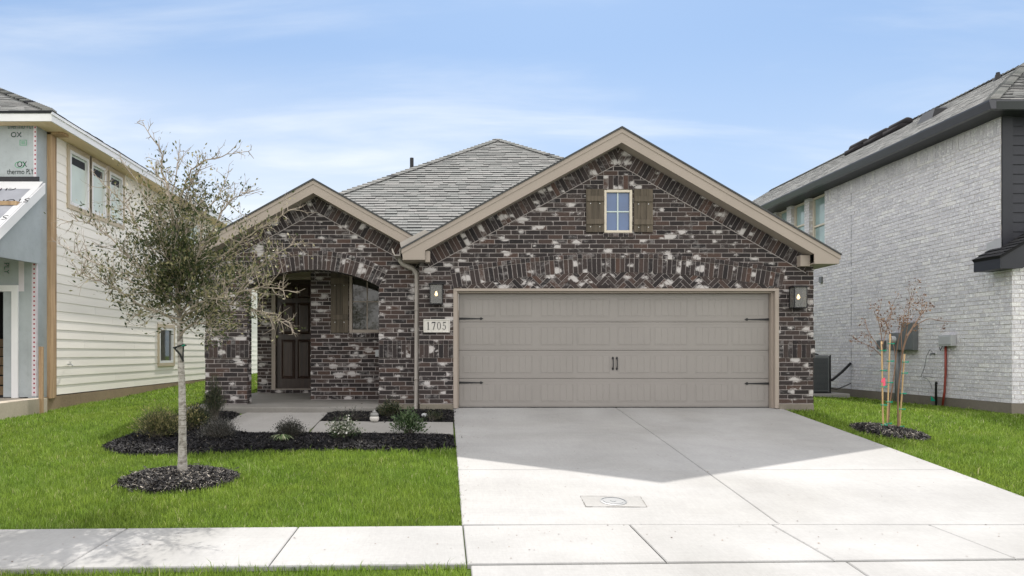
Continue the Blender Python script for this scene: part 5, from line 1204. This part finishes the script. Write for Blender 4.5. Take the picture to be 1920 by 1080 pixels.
for lst, dy, r0, dense, lp_ in limbs:
    P = smooth_path(lp(lst, dy)); P = [p + Vector(rng.normal(size=3)) * .006 for p in P]
    T.limb(P, r0, .003, 6); n_ = len(P); s0 = .3 if dense else .35
    for i in range(int(n_ * s0), n_):
        f = i / n_; d = (P[min(i + 1, n_ - 1)] - P[i - 1]).normalized()
        for _ in range(2 if dense else 1):
            nd = (d * .7 + Vector(rng.normal(size=3)) * .65 + Vector((0, 0, .15))).normalized()
            T.twig(P[i], nd, random.uniform(.16, .46) * (1 if dense else .8) * (1.1 - .72 * f), .0050, 2 if (dense and random.random() < .35) else 1, .7, .3, 2, lp_ * (1.25 - 1.1 * f))
# denser central growth
for _ in range(48):
    f = random.uniform(.25, 1); i = int((len(trunk_pts) - 1) * (0.66 + .34 * f)); nd = Vector((rng.normal(), rng.normal(), .5 + .5 * random.random())).normalized()
    T.twig(trunk_pts[min(i, len(trunk_pts) - 1)], nd, random.uniform(.3, .55), .006, 2, .8, .3, 2, 1.7)
tr = thing('lawn_tree', 'young lawn tree with pale trunk and sparse twiggy crown in a mulch ring', 'tree', (tx, TY, gz(tx, TY)))
m = MB(); k = len(trunk_pts); m.tube(trunk_pts, [.062 - .006 * min(i, 3) if i < 3 else .047 - .026 * i / k for i in range(k)], 14, True, .5); m.build('trunk', M['bark'], tr, True)
T.tubes.build('branches', M['twig'], tr, True)
C = []; Dv = []; 
core = np.array(at(345, 495, TY))
for p, d, lp_ in T.tips:
    dist = np.linalg.norm((np.array(p) - core) / np.array([.95, .85, 1.1])); pr = max(.10, 1.7 - dist * 1.15) * min(lp_, 1.4)
    n_ = np.random.default_rng(int(abs(p[0]) * 1e6) % 99999).poisson(3.3 * pr)
    for _ in range(n_): C.append(np.array(p) + rng.normal(size=3) * .035); Dv.append(d)
C = np.array(C); Dv = np.array(Dv); print('tree leaves', len(C), 'tips', len(T.tips))
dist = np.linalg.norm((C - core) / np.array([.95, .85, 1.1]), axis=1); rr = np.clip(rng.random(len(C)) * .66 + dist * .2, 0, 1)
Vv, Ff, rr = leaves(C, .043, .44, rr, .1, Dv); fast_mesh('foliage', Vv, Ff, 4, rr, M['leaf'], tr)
# strap and green ties on the trunk
m = MB(); z_ = ZZ(652, TY); xk = XX(338, TY); 
m.tube([(xk - .06, TY - .05, z_), (xk + .055, TY - .055, z_ + .035), (xk + .05, TY + .05, z_ + .03), (xk - .05, TY + .05, z_), (xk - .06, TY - .05, z_)], .009, 5)
m.tube([(xk - .05, TY - .055, z_), (xk + .02, TY - .06, z_ - .08), (xk + .055, TY - .05, z_ - .16)], .011, 5); m.tube([(xk + .055, TY - .05, z_ + .03), (xk + .05, TY - .055, z_ - .16)], .009, 5); m.build('strap', M['strap'], tr)
m = MB(); m.tube([(xk + .04, TY - .055, z_ + .02), (xk + .07, TY - .05, z_ + .035)], .01, 5); m.build('tie', M['greentie'], tr); m = MB(); z2 = ZZ(538, TY); m.tube([(XX(330, TY), TY - .05, z2), (XX(340, TY), TY - .05, z2 - .01)], .008, 5); m.build('tie', M['greentie'], tr)

# staked sapling (multi stem)
sx_, sy = gpt(1668, 803); SB = gz(sx_, sy)
S = Tree(); sp_ = lambda lst, dy: smooth_path([at(px, py, sy + dy * i / (len(lst) - 1)) for i, (px, py) in enumerate(lst)])
stems = [([(1665, 803), (1668, 760), (1675, 715), (1680, 670)], .1, .012, .008), ([(1684, 803), (1684, 740), (1688, 700), (1692, 660)], .0, .013, .009),
         ([(1656, 803), (1654, 740), (1655, 680), (1654, 645)], -.05, .010, .008)]
for lst, dy, a, b_ in stems: S.limb(sp_(lst, dy), a, b_, 8)
br = [([(1654, 660), (1640, 640), (1630, 625), (1622, 605)], .2), ([(1654, 655), (1652, 625), (1646, 595), (1650, 580)], -.2), ([(1654, 650), (1662, 620), (1668, 600), (1672, 578)], .2), ([(1655, 670), (1640, 655), (1622, 645), (1610, 640)], -.1),
      ([(1680, 680), (1676, 650), (1668, 625), (1660, 605)], .1), ([(1692, 665), (1700, 635), (1712, 615), (1726, 590), (1730, 565)], .2), ([(1692, 660), (1700, 620), (1704, 580), (1710, 545)], -.2), ([(1700, 630), (1720, 600), (1735, 580), (1738, 572)], .3),
      ([(1692, 665), (1690, 630), (1694, 600), (1698, 575)], .3), ([(1715, 612), (1740, 598), (1765, 602), (1795, 603)], -.2), ([(1680, 670), (1684, 640), (1690, 620), (1695, 600)], -.2)]
for lst, dy in br:
    P = sp_(lst, dy); S.limb(P, .007, .003, 5); n_ = len(P)
    for i in range(int(n_ * .4), n_):
        if random.random() < (.75 if lst[-1][0] < 1760 else .35):
            d = (P[min(i + 1, n_ - 1)] - P[i - 1]).normalized(); S.twig(P[i], (d + Vector(rng.normal(size=3)) * .5 + Vector((0, 0, .2))), random.uniform(.10, .24), .003, 1, .6, .3, 2)
sap = thing('staked_sapling', 'nearly bare multi-stemmed sapling with dry seed heads, tied to bamboo stakes', 'tree', (sx_, sy, SB))
S.tubes.build('branches', M['mybark'], sap, True)
C = np.array([np.array(p) + rng.normal(size=3) * .012 for p, d, _ in S.tips for _ in range(1) if random.random() < .75]); Vv, Ff, rr = leaves(C, .032, .6); fast_mesh('seed_heads', Vv, Ff, 4, rr, M['dryleaf'], sap)
for i, (pa, pb_, lab, pink) in enumerate((((1656, 804), (1653, 640), 'upright bamboo stake with a pink ribbon tied to it', True), ((1663, 802), (1669, 626), 'tallest bamboo stake, between the two other stakes', False), ((1686, 805), (1696, 664), 'short leaning bamboo stake without ribbon, tied to the brown stem', False))):
    yy = sy - .04 + .03 * i; a = Vector(at(*pa, yy)); b_ = Vector(at(*pb_, yy)); a.z -= .05; t = thing('bamboo_stake', lab, 'stake', tuple(a), 'bamboo stakes of the sapling')
    m = MB(); n_ = 7; 
    pts = [a.lerp(b_, k / n_) for k in range(n_ + 1)]; m.tube(pts, [.012 if k % 2 else .010 for k in range(n_ + 1)], 8); m.build('pole', M['bamboo'], t, True)
    for f in (.08, .3, .5, .68 + .04 * i, .9):
        m = MB()
        c = a.lerp(b_, f); m.tube([c + Vector((-.022, -.012, -.004)), c + Vector((.03, -.012, .004)), c + Vector((.025, .015, .004)), c + Vector((-.022, .015, 0)), c + Vector((-.022, -.012, -.004))], .006, 5)
        m.add([c + Vector((.02, -.013, 0)), c + Vector((.06, -.02, .015)), c + Vector((.062, -.02, -.01)), c + Vector((.02, -.013, -.012))], [(0, 1, 2, 3)])
        m.build('tie', M['greentie'], t)
    if pink:
        c = a.lerp(b_, .56); m = MB(); m.add([c + Vector((-.004, -.014, .05)), c + Vector((.032, -.02, .055)), c + Vector((.036, -.022, -.06)), c + Vector((.002, -.016, -.08))], [(0, 1, 2, 3)]); m.add([c + Vector((-.02, -.016, .03)), c + Vector((.0, -.014, .03)), c + Vector((-.004, -.016, -.02)), c + Vector((-.03, -.018, -.015))], [(0, 1, 2, 3)]); m.build('ribbon', M['pink'], t)

# ---- shrubs
def lm(name, a, b_, c, tr_=.2): return leaf_mat(name, [(0, a), (.6, b_), (1, c)], tr_)
SM = {'gold': lm('golden_juniper', (0.035, 0.055, 0.02), (0.11, 0.125, 0.045), (0.5, 0.42, 0.2)), 'dark': lm('dark_evergreen', (0.012, 0.022, 0.010), (0.032, 0.048, 0.02), (0.11, 0.10, 0.05)),
      'grey': lm('grey_purple_foliage', (0.035, 0.036, 0.034), (0.09, 0.09, 0.082), (0.27, 0.26, 0.24)), 'purple': lm('dusky_foliage', (0.018, 0.021, 0.018), (0.048, 0.050, 0.042), (0.13, 0.125, 0.11)),
      'green': lm('glossy_green_leaf', (0.02, 0.045, 0.015), (0.055, 0.095, 0.035), (0.17, 0.22, 0.12)), 'pale': lm('white_blossom', (0.12, 0.13, 0.08), (0.45, 0.44, 0.38), (0.75, 0.74, 0.7)), 'blade': lm('striped_blade', (0.05, 0.10, 0.03), (0.14, 0.2, 0.08), (0.45, 0.48, 0.3))}
def shrub(name, label, px0, px1, pyt, pyb, mat, N, size, asp, kind='round', up=.5, extra=None, fill=1.0):
    c = gpt((px0 + px1) / 2, pyb, .03); X0, Yb = c; w = (px1 - px0) * Yb / F / 2; h = (pyb - pyt) * Yb / F; zb = gz(X0, Yb); Yc = Yb + w * .5
    t = thing(name, label, 'shrub', (X0, Yc, zb)); st = MB(); C = []; Dd = []
    ns = max(10, int(N / 26))
    for i in range(ns):
        a = random.uniform(0, 2 * math.pi); u = random.random() ** .6; phi = u * (1.25 if kind != 'upright' else .6)
        rad = random.uniform(.75, 1.08)
        tip = Vector((X0 + w * math.sin(phi) * math.cos(a) * rad / (math.sin(1.25) if kind != 'upright' else .62), Yc + w * .85 * math.sin(phi) * math.sin(a) * rad, zb + h * (math.cos(phi) * .93 + .07) * rad * (1 if kind != 'upright' else (1 - .55 * u + .05))))
        b0 = Vector((X0 + random.uniform(-.05, .05), Yc + random.uniform(-.05, .05), zb)); mid = b0.lerp(tip, .5) + Vector((0, 0, h * .08))
        P = smooth_path([b0, mid, tip], 3); st.tube(P, [.006, .005, .004, .003, .0025, .002, .0015][:len(P)], 4, False)
        d = (tip - mid).normalized()
        for _ in range(int(N / ns)):
            f = random.uniform(.35, 1.0) ** .7; k = min(int(f * (len(P) - 1)), len(P) - 2); p = P[k].lerp(P[k + 1], f * (len(P) - 1) - k)
            C.append(tuple(p + Vector(rng.normal(size=3)) * (.035 * w / .3 + .012))); Dd.append(tuple(d))
    st.build('stems', M['shrubstem'], t); Vv, Ff, rr = leaves(np.array(C), size, asp, None, up, np.array(Dd)); fast_mesh('foliage', Vv, Ff, 4, rr, mat, t)
    if extra:
        q = np.array(C); sel = q[rng.random(len(q)) < extra[1]]; sel = sel[(sel[:, 2] > zb + h * .35)]; Vv, Ff, rr = leaves(sel + np.array([0, -.01, .01]), extra[2], .8, None, .3); fast_mesh('blossom', Vv, Ff, 4, rr, extra[0], t)
    return t
shrub('upright_shrub', 'tall narrow evergreen shrub in front of the porch column', 376, 420, 702, 792, SM['dark'], 2600, .035, .25, 'upright', .8)
shrub('juniper_shrub', 'feathery golden green shrub at the lawn end of the mulch bed', 242, 330, 764, 824, SM['gold'], 4600, .045, .15, 'round', .3)
shrub('broadleaf_shrub', 'dark shrub with gold flecked leaves just behind the lawn tree trunk', 318, 382, 755, 810, SM['gold'], 1500, .03, .45, 'round', .3)
shrub('dark_shrub', 'dark green bushy shrub between the lawn tree and the upright evergreen', 345, 392, 752, 806, SM['dark'], 2200, .03, .3, 'round', .3)
shrub('grey_shrub', 'low silvery purple shrub at the curved end of the front walk', 369, 442, 786, 824, SM['grey'], 3600, .03, .18, 'round', .6)
shrub('purple_shrub', 'round dusky dark shrub in front of the walk below the front door', 513, 570, 787, 821, SM['purple'], 3200, .026, .3, 'round', .5)
shrub('blossom_shrub', 'shrub speckled with white blossoms in front of the walk', 613, 677, 784, 824, SM['green'], 1100, .032, .4, 'round', .4, (SM['pale'], .42, .032))
shrub('gardenia_shrub', 'leafy green shrub at the front of the bed near the driveway', 731, 798, 772, 814, SM['green'], 1100, .045, .45, 'round', .4)
shrub('boxwood_shrub', 'dark rounded shrub beside the downspout against the porch pier', 704, 758, 751, 782, SM['dark'], 1500, .032, .45, 'round', .3)
shrub('sparse_shrub', 'sparse twiggy dark shrub against the porch slab in the small bed', 612, 690, 768, 789, SM['purple'], 420, .035, .3, 'round', .6)
shrub('small_shrub', 'tiny dark shrub at the foot of the garage pier', 792, 832, 768, 788, SM['dark'], 500, .03, .3, 'round', .6)
def clump(label, px, py, r, n_, hh, mat):
    X, Y = gpt(px, py, .03); z = gz(X, Y) + .02; t = thing('grass_clump', label, 'plant', (X, Y, z)); m = MB()
    for i in range(n_):
        a = random.uniform(0, 6.28); L_ = r * random.uniform(.6, 1.1); H_ = hh * random.uniform(.6, 1.1); d = Vector((math.cos(a), math.sin(a), 0)); s = Vector((-d.y, d.x, 0)) * .008
        P = [Vector((X, Y, z)), Vector((X, Y, z)) + d * L_ * .4 + Vector((0, 0, H_)), Vector((X, Y, z)) + d * L_ * .8 + Vector((0, 0, H_ * .9)), Vector((X, Y, z)) + d * L_ * 1.1 + Vector((0, 0, H_ * .4))]
        m.add([P[0] - s * .6, P[0] + s * .6, P[1] + s, P[1] - s, P[2] + s * .8, P[2] - s * .8, P[3]], [(0, 1, 2, 3), (3, 2, 4, 5), (5, 4, 6)])
    m.build('blades', mat, t)
clump('small spiky striped grass clump in front of the round dusky shrub', 529, 827, .16, 46, .10, SM['blade'])
# white jug lantern by the walk
X, Y = gpt(702, 790, .02); z = gz(X, Y) + .02; t = thing('garden_lantern', 'small white lantern standing on the edge of the front walk', 'lantern', (X, Y, z))
m = MB(); m.lathe((X, Y, z), [(.060, 0), (.062, .016), (.072, .024), (.076, .06), (.064, .08)], 18); m.build('base', M['plaque'], t, True)
m = MB(); m.lathe((X, Y, z + .08), [(.064, 0), (.066, .04), (.048, .056)], 18); m.build('shade', M['greyd'], t, True)
m = MB(); m.lathe((X, Y, z + .136), [(.048, 0), (.028, .024), (.014, .028), (.014, .048), (.001, .052)], 14); m.build('cap', M['greyd'], t, True)
# splash stones at the downspout
for px, lab in ((768, 'pale stone on the porch side of the downspout foot'), (796, 'pale stone on the garage side of the downspout foot')):
    X, Y = gpt(px, 781, .03); m = MB(); m.ball((X, Y, gz(X, Y) + .05), .05, 10, 7, (1.1, .8, .75)); o = m.build('pale_stone', M['greyl'], None, True, origin=(X, Y, gz(X, Y))); tag(o, lab, 'stone', 'pale stones at the downspout')

# litter on the concrete: dry leaf bits and soil crumbs along the lawn edges
lt_n = 420; X = np.concatenate([DX0 + np.abs(rng.normal(size=150)) * .10, rng.uniform(DX0, DX1, 70), DX1 - np.abs(rng.normal(size=80)) * .07, rng.uniform(-4, 5, 120)])
Y = np.concatenate([rng.uniform(6.6, 12.6, 300), 5.44 + rng.uniform(0, 1.07, 120) + SK * X[300:]])
Z = np.where(np.arange(lt_n) < 300, -0.097 * (12.69 - Y), -0.597 - 0.022 * (6.54 - (Y - SK * X))) + .004
a = rng.uniform(0, 6.28, lt_n); L_ = rng.uniform(.003, .013, lt_n); W_ = L_ * rng.uniform(.25, .7, lt_n)
D = np.stack([np.cos(a) * L_, np.sin(a) * L_, 0 * a], 1); E = np.stack([-np.sin(a) * W_, np.cos(a) * W_, rng.uniform(0, .004, lt_n)], 1); C0 = np.stack([X, Y, Z], 1)
VV = np.stack([C0 - D, C0 + E, C0 + D, C0 - E * np.array([1, 1, 0])], 1).reshape(-1, 3)
lo_ = fast_mesh('litter', VV, np.arange(lt_n * 4).reshape(-1, 4), 4, rng.random(lt_n), M['dryleaf']); tag(lo_, 'bits of dry leaf and soil scattered on the concrete', 'litter', kind='stuff')
